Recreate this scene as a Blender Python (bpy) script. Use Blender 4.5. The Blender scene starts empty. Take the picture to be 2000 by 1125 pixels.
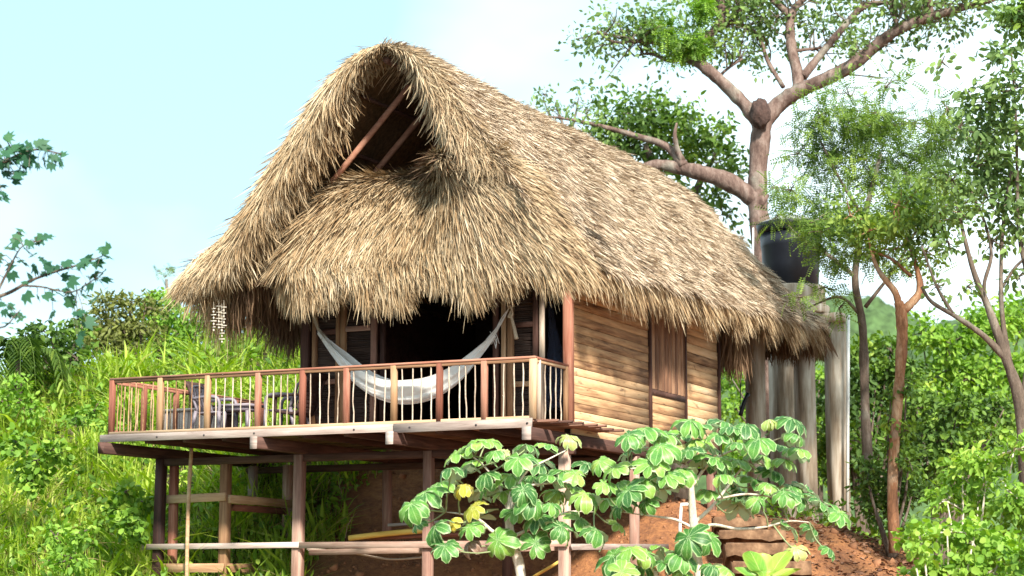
import bpy, math, random
import numpy as np
from mathutils import Vector, Matrix

random.seed(7)
RNG = np.random.default_rng(11)
SC = bpy.context.scene
COL = SC.collection
rad = math.radians

# ------------------------------------------------------------------ camera
# World axes follow the hut: X along its front (to the right), Y into its depth, Z up; z = 0 is the deck.
F_PX = 3700.0
YAW = rad(25.0)
PITCH = math.atan((1125 - 562.5) / F_PX)
FH = np.array([-math.sin(YAW), math.cos(YAW), 0.0])
RT = np.array([math.cos(YAW), math.sin(YAW), 0.0])
FW = FH * math.cos(PITCH) + np.array([0, 0, math.sin(PITCH)])
UP = -FH * math.sin(PITCH) + np.array([0, 0, math.cos(PITCH)])
CAM = np.array([12.3722, -27.2996, -2.4609])
cam_d = bpy.data.cameras.new('camera')
cam_d.sensor_width = 36.0
cam_d.lens = 36.0 * F_PX / 2000.0
cam_d.clip_start = 0.1
cam_d.clip_end = 5000
cam = bpy.data.objects.new('camera', cam_d)
COL.objects.link(cam)
M = Matrix.Identity(4)
for i, a in enumerate((RT, UP, -FW)):
    for j in range(3):
        M[j][i] = a[j]
for j in range(3):
    M[j][3] = CAM[j]
cam.matrix_world = M
cam_d.dof.use_dof = True
cam_d.dof.focus_distance = 31.5
cam_d.dof.aperture_fstop = 1.5
SC.camera = cam

# ------------------------------------------------------------------ sky, sun, exposure
SUN_TO = np.array([0.62, -0.68, 0.70])
SUN_TO = SUN_TO / np.linalg.norm(SUN_TO)
world = bpy.data.worlds.new('World')
SC.world = world
world.use_nodes = True
wn, wl = world.node_tree.nodes, world.node_tree.links
wn.clear()
w_out = wn.new('ShaderNodeOutputWorld')
w_bg = wn.new('ShaderNodeBackground')
w_bg.inputs['Strength'].default_value = 0.112
sky = wn.new('ShaderNodeTexSky')
sky.sky_type = 'NISHITA'
sky.sun_disc = False
sky.sun_elevation = math.asin(SUN_TO[2])
sky.sun_rotation = math.atan2(SUN_TO[0], SUN_TO[1])
sky.altitude = 100
sky.air_density = 1.0
sky.dust_density = 1.5
sky.ozone_density = 1.0
tc = wn.new('ShaderNodeTexCoord')
mp = wn.new('ShaderNodeMapping')
mp.inputs['Location'].default_value = (1.4, 0.2, 0.5)
mp.inputs['Scale'].default_value = (1.0, 1.0, 1.6)
nz = wn.new('ShaderNodeTexNoise')
nz.inputs['Scale'].default_value = 1.7
nz.inputs['Detail'].default_value = 5
nz.inputs['Roughness'].default_value = 0.56
cr = wn.new('ShaderNodeValToRGB')
cr.color_ramp.elements[0].position = 0.33
cr.color_ramp.elements[0].color = (0.0, 0.0, 0.0, 1)
cr.color_ramp.elements[1].position = 0.60
cr.color_ramp.elements[1].color = (0.95, 0.95, 0.95, 1)
mx = wn.new('ShaderNodeMix')
mx.data_type = 'RGBA'
mx.inputs[7].default_value = (5.6, 6.6, 6.9, 1)
wl.new(tc.outputs['Generated'], mp.inputs['Vector'])
wl.new(mp.outputs['Vector'], nz.inputs['Vector'])
wl.new(nz.outputs['Fac'], cr.inputs['Fac'])
wl.new(cr.outputs['Color'], mx.inputs['Factor'])
veil = wn.new('ShaderNodeMix')
veil.data_type = 'RGBA'
veil.inputs[0].default_value = 0.72
veil.inputs[7].default_value = (2.5, 4.2, 4.7, 1)
wl.new(sky.outputs['Color'], veil.inputs[6])
wl.new(veil.outputs[2], mx.inputs[6])
wl.new(mx.outputs[2], w_bg.inputs['Color'])
wl.new(w_bg.outputs['Background'], w_out.inputs['Surface'])

sun_d = bpy.data.lights.new('sun', 'SUN')
sun_d.energy = 4.4
sun_d.angle = rad(5.0)
sun_d.color = (1.0, 0.93, 0.82)
sun = bpy.data.objects.new('sun', sun_d)
COL.objects.link(sun)
sun.rotation_euler = Vector(SUN_TO).to_track_quat('Z', 'Y').to_euler()
sun.location = Vector(SUN_TO) * 60

SC.view_settings.view_transform = 'Standard'
SC.view_settings.look = 'None'
SC.view_settings.exposure = 1.3
SC.view_settings.gamma = 1.0
SC.view_settings.use_curve_mapping = False


# ------------------------------------------------------------------ projection helpers (turn a spot of the view into a point of the place)
def ray(x, y):
    return FW + RT * (x - 1000) / F_PX + UP * (562.5 - y) / F_PX


def at(x, y, d):
    v = ray(x, y)
    return CAM + v * (d / v.dot(FH))


def on_y(x, y, Y):
    v = ray(x, y)
    return CAM + v * ((Y - CAM[1]) / v[1])


def on_x(x, y, X):
    v = ray(x, y)
    return CAM + v * ((X - CAM[0]) / v[0])


def sd(p):
    q = np.asarray(p) - CAM
    return q @ RT, q @ FH


def smooth(t):
    t = np.clip(t, 0, 1)
    return t * t * (3 - 2 * t)


_hn = [(RNG.uniform(0, 6.28), RNG.uniform(0, 6.28), k) for k in (0.35, 0.8, 1.7, 3.1)]


def ground(s, d):
    s = np.asarray(s, float)
    d = np.asarray(d, float)
    crest = np.interp(s, [-30, -12, -8, -5, -3.5, 0, 3, 6, 10, 14, 30],
                      [0.8, 1.75, 2.2, 3.35, 3.3, 0.9, -0.8, -1.3, -2.6, -3.2, -4])
    wid = np.interp(s, [-5, 0, 3], [15.5, 14, 10])
    z0 = np.interp(s, [-8, 0, 8], [-4.3, -4.4, -4.1])
    h = z0 + (crest - z0) * smooth((d - np.interp(s, [-4, 3], [30.5, 29])) / wid)
    back = smooth((d - 49) / 30)
    h = h * (1 - back) + (-7.0) * back
    w = 0
    for a, b, k in _hn:
        w = w + 0.11 / k ** 0.6 * np.sin(k * s * 1.3 + a + 0.7 * np.sin(k * d)) * np.cos(k * d * 1.1 + b)
    h = h + w * np.clip((d - 24) / 6, 0.15, 1) * np.clip((70 - d) / 20, 0.3, 1)
    return h


def gz(p):
    s, d = sd(p)
    return float(ground(s, d))


def world_sd(s, d, z):
    s = np.asarray(s, float)
    return CAM[None, :2] * np.ones((s.size, 1)) + s.ravel()[:, None] * RT[None, :2] + np.asarray(d).ravel()[:, None] * FH[None, :2]


# ------------------------------------------------------------------ object helpers
ORG = {}


def tag(o, label=None, cat=None, group=None, kind=None):
    if label: o['label'] = label
    if cat: o['category'] = cat
    if group: o['group'] = group
    if kind: o['kind'] = kind
    return o


def thing(name, loc, label, cat, group=None):
    o = bpy.data.objects.new(name, None)
    o.empty_display_size = 0.2
    COL.objects.link(o)
    o.location = tuple(loc)
    ORG[o.name] = np.asarray(loc, float)
    return tag(o, label, cat, group)


def mesh_data(name, V, quads=None, tris=None, mat=None, smooth_=False, uv=None):
    V = np.asarray(V, np.float32).reshape(-1, 3)
    quads = np.zeros((0, 4), np.int32) if quads is None or len(quads) == 0 else np.asarray(quads, np.int32)
    tris = np.zeros((0, 3), np.int32) if tris is None or len(tris) == 0 else np.asarray(tris, np.int32)
    me = bpy.data.meshes.new(name)
    me.vertices.add(len(V))
    me.vertices.foreach_set('co', V.ravel())
    li = np.concatenate([quads.ravel(), tris.ravel()]).astype(np.int32)
    nq, nt = len(quads), len(tris)
    me.loops.add(len(li))
    me.loops.foreach_set('vertex_index', li)
    me.polygons.add(nq + nt)
    st = np.concatenate([np.arange(nq) * 4, nq * 4 + np.arange(nt) * 3]).astype(np.int32)
    me.polygons.foreach_set('loop_start', st)
    me.polygons.foreach_set('loop_total', np.concatenate([np.full(nq, 4), np.full(nt, 3)]).astype(np.int32))
    if smooth_:
        me.polygons.foreach_set('use_smooth', np.ones(nq + nt, bool))
    if uv is not None:
        l = me.uv_layers.new(name='UVMap')
        l.data.foreach_set('uv', np.asarray(uv, np.float32)[li].ravel())
    me.update(calc_edges=True)
    me.validate()
    if mat: me.materials.append(mat)
    return me


def obj(name, V, quads=None, tris=None, mat=None, parent=None, origin=None, smooth_=False, uv=None, kind=None):
    """Vertices in world space; the object's origin is placed at `origin` (default: the parent's)."""
    po = ORG[parent.name] if parent else np.zeros(3)
    o_ = po if origin is None else np.asarray(origin, float)
    if parent is None and origin is None:
        o_ = np.zeros(3)
    me = mesh_data(name, np.asarray(V, float).reshape(-1, 3) - o_, quads, tris, mat, smooth_, uv)
    o = bpy.data.objects.new(name, me)
    COL.objects.link(o)
    if parent: o.parent = parent
    o.location = tuple(o_ - po)
    ORG[o.name] = o_
    if kind: o['kind'] = kind
    return o


class MB:
    def __init__(s):
        s.V, s.Q, s.T, s.n = [], [], [], 0

    def add(s, V, Q=None, T=None):
        V = np.asarray(V, float).reshape(-1, 3)
        if Q is not None and len(Q): s.Q.append(np.asarray(Q) + s.n)
        if T is not None and len(T): s.T.append(np.asarray(T) + s.n)
        s.V.append(V)
        s.n += len(V)
        return s

    def get(s):
        return (np.concatenate(s.V), np.concatenate(s.Q) if s.Q else None, np.concatenate(s.T) if s.T else None)

    def build(s, name, mat, parent=None, **k):
        V, Q, T = s.get()
        return obj(name, V, Q, T, mat, parent, **k)

    def box(s, a, b):
        V, Q = box(a, b)
        return s.add(V, Q)

    def tube(s, P, R, n=8, cap=True):
        V, Q, T = tube(P, R, n, cap)
        return s.add(V, Q, T)

    def beam(s, a, b, w, h, up=(0, 0, 1)):
        V, Q = beam(a, b, w, h, up)
        return s.add(V, Q)


BOXQ = np.array([[0, 3, 2, 1], [4, 5, 6, 7], [0, 1, 5, 4], [1, 2, 6, 5], [2, 3, 7, 6], [3, 0, 4, 7]])


def box(a, b):
    x0, y0, z0 = a
    x1, y1, z1 = b
    return np.array([[x0, y0, z0], [x1, y0, z0], [x1, y1, z0], [x0, y1, z0], [x0, y0, z1], [x1, y0, z1], [x1, y1, z1], [x0, y1, z1]], float), BOXQ


def nrm(v):
    v = np.asarray(v, float)
    return v / (np.linalg.norm(v) + 1e-12)


def beam(a, b, w, h, up=(0, 0, 1)):
    a, b = np.asarray(a, float), np.asarray(b, float)
    x = nrm(b - a)
    y = nrm(np.cross(up, x))
    z = np.cross(x, y)
    V = []
    for c in (-1, 1):
        for (p, sy) in ((a, -1), (b, -1), (b, 1), (a, 1)):
            V.append(p + y * sy * w / 2 + z * c * h / 2)
    return np.array(V), BOXQ


_pl = [0]


def plank(name, a, b, w, h, mat, parent, up=(0, 0, 1), wob=0.004, label=None):
    """A single timber with its own local frame: local X along the grain, so the grain texture follows it."""
    a, b = np.asarray(a, float), np.asarray(b, float)
    L = np.linalg.norm(b - a)
    x = nrm(b - a)
    y = nrm(np.cross(up, x))
    z = np.cross(x, y)
    bv = min(w, h) * 0.09
    n = 3 if L > 0.6 else 2
    prof = [(-w / 2 + bv, -h / 2), (w / 2 - bv, -h / 2), (w / 2, -h / 2 + bv), (w / 2, h / 2 - bv), (w / 2 - bv, h / 2), (-w / 2 + bv, h / 2), (-w / 2, h / 2 - bv), (-w / 2, -h / 2 + bv)]
    V = []
    for i in range(n):
        t = i / (n - 1) - 0.5
        oy, oz = RNG.normal(0, wob, 2) if 0 < i < n - 1 else RNG.normal(0, wob * 0.4, 2)
        for (py, pz) in prof:
            V.append((t * L, py + oy, pz + oz))
    Q = []
    for i in range(n - 1):
        for k in range(8):
            k2 = (k + 1) % 8
            Q.append((i * 8 + k, i * 8 + k2, (i + 1) * 8 + k2, (i + 1) * 8 + k))
    for base, rev in ((0, True), ((n - 1) * 8, False)):
        for q in ((0, 1, 2, 3), (0, 3, 4, 7), (4, 5, 6, 7)):
            qq = [base + i for i in q]
            Q.append(qq[::-1] if rev else qq)
    me = mesh_data(name, V, Q, None, mat)
    o = bpy.data.objects.new(name, me)
    COL.objects.link(o)
    c = (a + b) / 2
    po = ORG[parent.name] if parent else np.zeros(3)
    if parent: o.parent = parent
    m = Matrix.Identity(4)
    for i, ax in enumerate((x, y, z)):
        for j in range(3): m[j][i] = ax[j]
    for j in range(3): m[j][3] = c[j] - po[j]
    o.matrix_local = m
    if label: o['label'] = label
    return o


def tube(P, R, n=8, cap=True):
    P = np.asarray(P, float)
    R = np.ones(len(P)) * np.asarray(R, float)
    m = len(P)
    T = np.gradient(P, axis=0)
    T /= np.linalg.norm(T, axis=1)[:, None] + 1e-12
    u = np.cross(T[0], (0, 0, 1.0))
    if np.linalg.norm(u) < 0.05: u = np.cross(T[0], (1.0, 0, 0))
    u = nrm(u)
    a = np.arange(n) / n * 2 * math.pi
    V = np.zeros((m, n, 3))
    for i in range(m):
        u = nrm(u - T[i] * (u @ T[i]))
        v = np.cross(T[i], u)
        V[i] = P[i] + R[i] * (np.cos(a)[:, None] * u + np.sin(a)[:, None] * v)
    Q = []
    idx = np.arange(n)
    for i in range(m - 1):
        Q.append(np.stack([i * n + idx, i * n + (idx + 1) % n, (i + 1) * n + (idx + 1) % n, (i + 1) * n + idx], 1))
    Q = np.concatenate(Q)
    V = V.reshape(-1, 3)
    Tt = None
    if cap:
        V = np.concatenate([V, P[:1], P[-1:]])
        b = (m - 1) * n
        Tt = np.concatenate([np.stack([(idx + 1) % n, idx, np.full(n, m * n)], 1), np.stack([b + idx, b + (idx + 1) % n, np.full(n, m * n + 1)], 1)])
    return V, Q, Tt


def spline(P, k=6):
    """Catmull-Rom through points."""
    P = np.asarray(P, float)
    if len(P) < 3:
        t = np.linspace(0, 1, k + 1)[:, None]
        return P[0] * (1 - t) + P[-1] * t
    E = np.concatenate([[2 * P[0] - P[1]], P, [2 * P[-1] - P[-2]]])
    out = []
    for i in range(len(P) - 1):
        p0, p1, p2, p3 = E[i:i + 4]
        for t in np.linspace(0, 1, k, endpoint=False):
            out.append(0.5 * (2 * p1 + (p2 - p0) * t + (2 * p0 - 5 * p1 + 4 * p2 - p3) * t * t + (3 * p1 - p0 - 3 * p2 + p3) * t ** 3))
    out.append(P[-1])
    return np.array(out)


# ------------------------------------------------------------------ materials
def new_mat(name):
    m = bpy.data.materials.new(name)
    m.use_nodes = True
    nt = m.node_tree
    b = nt.nodes['Principled BSDF']
    return m, nt, nt.nodes, nt.links, b


def ramp(nodes, stops):
    r = nodes.new('ShaderNodeValToRGB')
    e = r.color_ramp.elements
    while len(e) < len(stops): e.new(0.5)
    for i, (p, c) in enumerate(stops):
        e[i].position = p
        e[i].color = (*c, 1) if len(c) == 3 else c
    return r


def mat_wood(name, stops, rough=0.75, stretch=14.0, scale=5.0, rand=0.45, bump=0.25, knots=0.0):
    m, nt, N, L, b = new_mat(name)
    t = N.new('ShaderNodeTexCoord')
    oi = N.new('ShaderNodeObjectInfo')
    mp_ = N.new('ShaderNodeMapping')
    mp_.inputs['Scale'].default_value = (1.0 / stretch * 4, 4, 4)
    L.new(t.outputs['Object'], mp_.inputs['Vector'])
    mul = N.new('ShaderNodeMath'); mul.operation = 'MULTIPLY'; mul.inputs[1].default_value = 97.0
    L.new(oi.outputs['Random'], mul.inputs[0])
    n1 = N.new('ShaderNodeTexNoise'); n1.noise_dimensions = '4D'
    n1.inputs['Scale'].default_value = scale
    n1.inputs['Detail'].default_value = 6
    n1.inputs['Roughness'].default_value = 0.62
    n1.inputs['Distortion'].default_value = 0.6
    L.new(mp_.outputs['Vector'], n1.inputs['Vector'])
    L.new(mul.outputs[0], n1.inputs['W'])
    n2 = N.new('ShaderNodeTexNoise'); n2.noise_dimensions = '4D'
    n2.inputs['Scale'].default_value = 1.6
    n2.inputs['Detail'].default_value = 3
    mp2 = N.new('ShaderNodeMapping'); mp2.inputs['Scale'].default_value = (0.6, 2.5, 2.5)
    L.new(t.outputs['Object'], mp2.inputs['Vector'])
    L.new(mp2.outputs['Vector'], n2.inputs['Vector'])
    L.new(mul.outputs[0], n2.inputs['W'])
    # factor = .5*grain + .3*blotch + rand*(random-.5)
    a = N.new('ShaderNodeMath'); a.operation = 'MULTIPLY_ADD'
    L.new(n2.outputs['Fac'], a.inputs[0]); a.inputs[1].default_value = 0.7
    r2 = N.new('ShaderNodeMath'); r2.operation = 'MULTIPLY_ADD'
    L.new(oi.outputs['Random'], r2.inputs[0]); r2.inputs[1].default_value = rand; r2.inputs[2].default_value = -rand / 2 - 0.35
    L.new(r2.outputs[0], a.inputs[2])
    c = N.new('ShaderNodeMath'); c.operation = 'MULTIPLY_ADD'
    L.new(n1.outputs['Fac'], c.inputs[0]); c.inputs[1].default_value = 1.0
    L.new(a.outputs[0], c.inputs[2])
    r = ramp(N, stops)
    L.new(c.outputs[0], r.inputs['Fac'])
    L.new(r.outputs['Color'], b.inputs['Base Color'])
    if knots > 0:
        n3 = N.new('ShaderNodeTexNoise'); n3.noise_dimensions = '4D'; n3.inputs['Scale'].default_value = 3.0; n3.inputs['Detail'].default_value = 4; n3.inputs['Distortion'].default_value = 1.5
        mp3 = N.new('ShaderNodeMapping'); mp3.inputs['Scale'].default_value = (0.55, 2.2, 2.2)
        L.new(t.outputs['Object'], mp3.inputs['Vector']); L.new(mp3.outputs['Vector'], n3.inputs['Vector']); L.new(mul.outputs[0], n3.inputs['W'])
        mr3 = N.new('ShaderNodeMapRange'); mr3.inputs[1].default_value = 0.60; mr3.inputs[2].default_value = 0.72; mr3.inputs[3].default_value = 0.0; mr3.inputs[4].default_value = knots
        L.new(n3.outputs['Fac'], mr3.inputs[0])
        mk3 = N.new('ShaderNodeMix'); mk3.data_type = 'RGBA'; mk3.inputs[7].default_value = (0.07, 0.03, 0.018, 1)
        L.new(mr3.outputs[0], mk3.inputs[0]); L.new(r.outputs['Color'], mk3.inputs[6]); L.new(mk3.outputs[2], b.inputs['Base Color'])
    b.inputs['Roughness'].default_value = rough
    b.inputs['Specular IOR Level'].default_value = 0.3
    bm = N.new('ShaderNodeBump'); bm.inputs['Strength'].default_value = bump; bm.inputs['Distance'].default_value = 0.02
    L.new(n1.outputs['Fac'], bm.inputs['Height'])
    L.new(bm.outputs['Normal'], b.inputs['Normal'])
    return m


def mat_plain(name, c, rough=0.6, var=0.25, scale=6.0, bump=0.1, metal=0.0, stops=None, zs=1.0):
    m, nt, N, L, b = new_mat(name)
    t = N.new('ShaderNodeTexCoord')
    n1 = N.new('ShaderNodeTexNoise')
    n1.inputs['Scale'].default_value = scale; n1.inputs['Detail'].default_value = 6; n1.inputs['Roughness'].default_value = 0.6
    mpp = N.new('ShaderNodeMapping'); mpp.inputs['Scale'].default_value = (1, 1, zs)
    L.new(t.outputs['Object'], mpp.inputs['Vector']); L.new(mpp.outputs['Vector'], n1.inputs['Vector'])
    if stops is None:
        lo = tuple(x * (1 - var) for x in c); hi = tuple(min(1, x * (1 + var)) for x in c)
        stops = [(0.3, lo), (0.7, hi)]
    r = ramp(N, stops)
    L.new(n1.outputs['Fac'], r.inputs['Fac'])
    L.new(r.outputs['Color'], b.inputs['Base Color'])
    b.inputs['Roughness'].default_value = rough
    b.inputs['Metallic'].default_value = metal
    b.inputs['Specular IOR Level'].default_value = 0.3
    bm = N.new('ShaderNodeBump'); bm.inputs['Strength'].default_value = bump; bm.inputs['Distance'].default_value = 0.03
    L.new(n1.outputs['Fac'], bm.inputs['Height']); L.new(bm.outputs['Normal'], b.inputs['Normal'])
    return m


def mat_blades(name, stops, trans=0.25, rough=0.55, nscale=0.5, nmix=0.45, spec=0.25, back=None):
    """Leaves, grass and straw: colour varies from piece to piece and in broad patches."""
    m, nt, N, L, b = new_mat(name)
    g = N.new('ShaderNodeNewGeometry')
    n1 = N.new('ShaderNodeTexNoise'); n1.inputs['Scale'].default_value = nscale; n1.inputs['Detail'].default_value = 3
    L.new(g.outputs['Position'], n1.inputs['Vector'])
    mr = N.new('ShaderNodeMapRange'); mr.inputs[1].default_value = 0.3; mr.inputs[2].default_value = 0.7
    L.new(n1.outputs['Fac'], mr.inputs[0])
    mixf = N.new('ShaderNodeMix'); mixf.data_type = 'FLOAT'
    mixf.inputs[0].default_value = nmix
    L.new(g.outputs['Random Per Island'], mixf.inputs[2])
    L.new(mr.outputs[0], mixf.inputs[3])
    r = ramp(N, stops)
    L.new(mixf.outputs[0], r.inputs['Fac'])
    colr = r.outputs['Color']
    if back is not None:
        mb = N.new('ShaderNodeMix'); mb.data_type = 'RGBA'
        L.new(g.outputs['Backfacing'], mb.inputs[0]); L.new(colr, mb.inputs[6]); mb.inputs[7].default_value = (*back, 1)
        colr = mb.outputs[2]
    L.new(colr, b.inputs['Base Color'])
    b.inputs['Roughness'].default_value = rough
    b.inputs['Specular IOR Level'].default_value = spec
    if trans > 0:
        tr = N.new('ShaderNodeBsdfTranslucent')
        hs = N.new('ShaderNodeHueSaturation'); hs.inputs['Saturation'].default_value = 1.15; hs.inputs['Value'].default_value = 1.5
        L.new(colr, hs.inputs['Color']); L.new(hs.outputs['Color'], tr.inputs['Color'])
        ms = N.new('ShaderNodeMixShader'); ms.inputs[0].default_value = trans
        out = N['Material Output']
        L.new(b.outputs[0], ms.inputs[1]); L.new(tr.outputs[0], ms.inputs[2]); L.new(ms.outputs[0], out.inputs['Surface'])
    return m


def mat_bark(name, stops, scale=5.0, bump=0.6, stretch=0.35):
    m, nt, N, L, b = new_mat(name)
    t = N.new('ShaderNodeTexCoord')
    mp_ = N.new('ShaderNodeMapping'); mp_.inputs['Scale'].default_value = (1, 1, stretch)
    L.new(t.outputs['Object'], mp_.inputs['Vector'])
    n1 = N.new('ShaderNodeTexNoise'); n1.inputs['Scale'].default_value = scale; n1.inputs['Detail'].default_value = 8; n1.inputs['Roughness'].default_value = 0.65
    L.new(mp_.outputs['Vector'], n1.inputs['Vector'])
    r = ramp(N, stops)
    vo = N.new('ShaderNodeTexVoronoi'); vo.feature = 'DISTANCE_TO_EDGE'; vo.inputs['Scale'].default_value = scale * 4.5
    L.new(mp_.outputs['Vector'], vo.inputs['Vector'])
    ck = N.new('ShaderNodeMapRange'); ck.inputs[1].default_value = 0.0; ck.inputs[2].default_value = 0.09; ck.inputs[3].default_value = 0.72; ck.inputs[4].default_value = 1.0
    L.new(vo.outputs['Distance'], ck.inputs[0])
    n2 = N.new('ShaderNodeTexNoise'); n2.inputs['Scale'].default_value = 1.4; n2.inputs['Detail'].default_value = 5
    L.new(t.outputs['Object'], n2.inputs['Vector'])
    mrk = N.new('ShaderNodeMapRange'); mrk.inputs[1].default_value = 0.56; mrk.inputs[2].default_value = 0.68
    L.new(n2.outputs['Fac'], mrk.inputs[0])
    lich = N.new('ShaderNodeMix'); lich.data_type = 'RGBA'; lich.inputs[7].default_value = (0.30, 0.30, 0.25, 1)
    sc0 = N.new('ShaderNodeMath'); sc0.operation = 'MULTIPLY'; sc0.inputs[1].default_value = 0.55
    L.new(mrk.outputs[0], sc0.inputs[0]); L.new(sc0.outputs[0], lich.inputs[0])
    L.new(n1.outputs['Fac'], r.inputs['Fac']); L.new(r.outputs['Color'], lich.inputs[6])
    mk = N.new('ShaderNodeMix'); mk.data_type = 'RGBA'; mk.blend_type = 'MULTIPLY'; mk.inputs[0].default_value = 1.0
    L.new(lich.outputs[2], mk.inputs[6]); L.new(ck.outputs[0], mk.inputs[7])
    L.new(mk.outputs[2], b.inputs['Base Color'])
    b.inputs['Roughness'].default_value = 0.9
    b.inputs['Specular IOR Level'].default_value = 0.15
    bm = N.new('ShaderNodeBump'); bm.inputs['Strength'].default_value = bump; bm.inputs['Distance'].default_value = 0.06
    L.new(n1.outputs['Fac'], bm.inputs['Height']); L.new(bm.outputs['Normal'], b.inputs['Normal'])
    return m


W_SIDE = mat_wood('side_plank_wood', [(0.1, (0.11, 0.052, 0.025)), (0.3, (0.30, 0.17, 0.085)), (0.5, (0.47, 0.30, 0.16)), (0.72, (0.57, 0.39, 0.225)), (0.95, (0.68, 0.52, 0.35))], scale=4.0, rand=0.5, bump=0.35, knots=0.75)
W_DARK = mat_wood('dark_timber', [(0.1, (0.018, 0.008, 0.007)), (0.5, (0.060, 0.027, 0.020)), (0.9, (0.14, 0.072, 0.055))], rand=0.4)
W_RED = mat_wood('red_timber', [(0.1, (0.09, 0.028, 0.018)), (0.5, (0.25, 0.092, 0.058)), (0.9, (0.42, 0.22, 0.15))], rand=0.5)
W_TAN = mat_wood('tan_timber', [(0.1, (0.13, 0.06, 0.03)), (0.5, (0.33, 0.19, 0.10)), (0.9, (0.54, 0.38, 0.24))], rand=0.5)
W_SHUT = mat_wood('shutter_log_wood', [(0.1, (0.035, 0.015, 0.010)), (0.5, (0.16, 0.08, 0.045)), (0.9, (0.36, 0.22, 0.13))], rand=0.4)
W_GREY = mat_wood('weathered_grey_timber', [(0.1, (0.13, 0.09, 0.075)), (0.5, (0.36, 0.285, 0.25)), (0.9, (0.60, 0.52, 0.47))], rand=0.35)
W_POST = mat_wood('stilt_timber', [(0.1, (0.10, 0.045, 0.035)), (0.5, (0.29, 0.165, 0.125)), (0.9, (0.52, 0.38, 0.30))], rand=0.6)
W_PALE = mat_wood('pale_stick', [(0.1, (0.24, 0.17, 0.12)), (0.5, (0.46, 0.37, 0.29)), (0.9, (0.64, 0.55, 0.46))], rand=0.4)
W_DECK = mat_wood('deck_board_wood', [(0.1, (0.05, 0.022, 0.016)), (0.5, (0.19, 0.095, 0.065)), (0.9, (0.38, 0.24, 0.18))], rand=0.6)
BAMBOO = mat_wood('yellow_bamboo', [(0.1, (0.45, 0.26, 0.05)), (0.5, (0.68, 0.45, 0.10)), (0.9, (0.78, 0.58, 0.2))], rand=0.2)
REED = mat_wood('dark_reed', [(0.1, (0.012, 0.008, 0.008)), (0.5, (0.05, 0.032, 0.026)), (0.9, (0.13, 0.09, 0.07))], rand=0.2)
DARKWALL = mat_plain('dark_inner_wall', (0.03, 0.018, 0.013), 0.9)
THATCH_GREY = mat_blades('weathered_thatch', [(0.0, (0.045, 0.029, 0.021)), (0.15, (0.110, 0.072, 0.050)), (0.26, (0.298, 0.216, 0.148)), (0.42, (0.427, 0.329, 0.231)), (0.75, (0.567, 0.458, 0.339)), (1.0, (0.696, 0.609, 0.481))], trans=0.1, rough=0.7, nscale=1.1, nmix=0.14, spec=0.2)  # darkest stops paint in the shadow gaps between straws
THATCH_GOLD = mat_blades('golden_thatch', [(0.0, (0.060, 0.034, 0.018)), (0.14, (0.129, 0.076, 0.038)), (0.26, (0.275, 0.176, 0.088)), (0.5, (0.378, 0.277, 0.164)), (0.8, (0.490, 0.386, 0.252)), (1.0, (0.619, 0.529, 0.395))], trans=0.1, rough=0.7, nscale=1.4, nmix=0.35, spec=0.2)  # dark end of the ramp stands in for shadowed gaps
THATCH_MID = mat_blades('straw_thatch', [(0.0, (0.056, 0.034, 0.021)), (0.14, (0.120, 0.076, 0.043)), (0.25, (0.267, 0.178, 0.103)), (0.45, (0.387, 0.285, 0.172)), (0.78, (0.499, 0.391, 0.258)), (1.0, (0.602, 0.510, 0.378))], trans=0.1, rough=0.7, nscale=1.3, nmix=0.3, spec=0.2)  # its dark straws likewise carry painted gap shadows
THATCH_BASE = mat_plain('thatch_underlay', (0.10, 0.062, 0.032), 0.95, var=0.5, scale=14, bump=0.5)
THATCH_DARK = mat_blades('shaded_brown_thatch', [(0.0, (0.05, 0.028, 0.018)), (0.5, (0.14, 0.085, 0.05)), (1.0, (0.26, 0.17, 0.10))], trans=0.05, rough=0.8)  # brown darkened to carry the shade under the eaves
CLOTH = None

# ------------------------------------------------------------------ terrain
dd = np.concatenate([np.linspace(-12, 24, 14), np.linspace(25, 60, 120), np.linspace(61, 100, 26), np.geomspace(104, 1500, 26)])
ss0 = np.concatenate([-np.geomspace(900, 16, 24), np.linspace(-15, 15, 100), np.geomspace(16, 900, 24)])
SS, DD = np.meshgrid(ss0, dd)
HH = ground(SS, DD)
XY = world_sd(SS, DD, None)
V = np.concatenate([XY, HH.ravel()[:, None]], 1)
nr, nc = SS.shape
ii = (np.arange(nr - 1)[:, None] * nc + np.arange(nc - 1)[None, :]).ravel()
Q = np.stack([ii, ii + 1, ii + nc + 1, ii + nc], 1)


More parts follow.
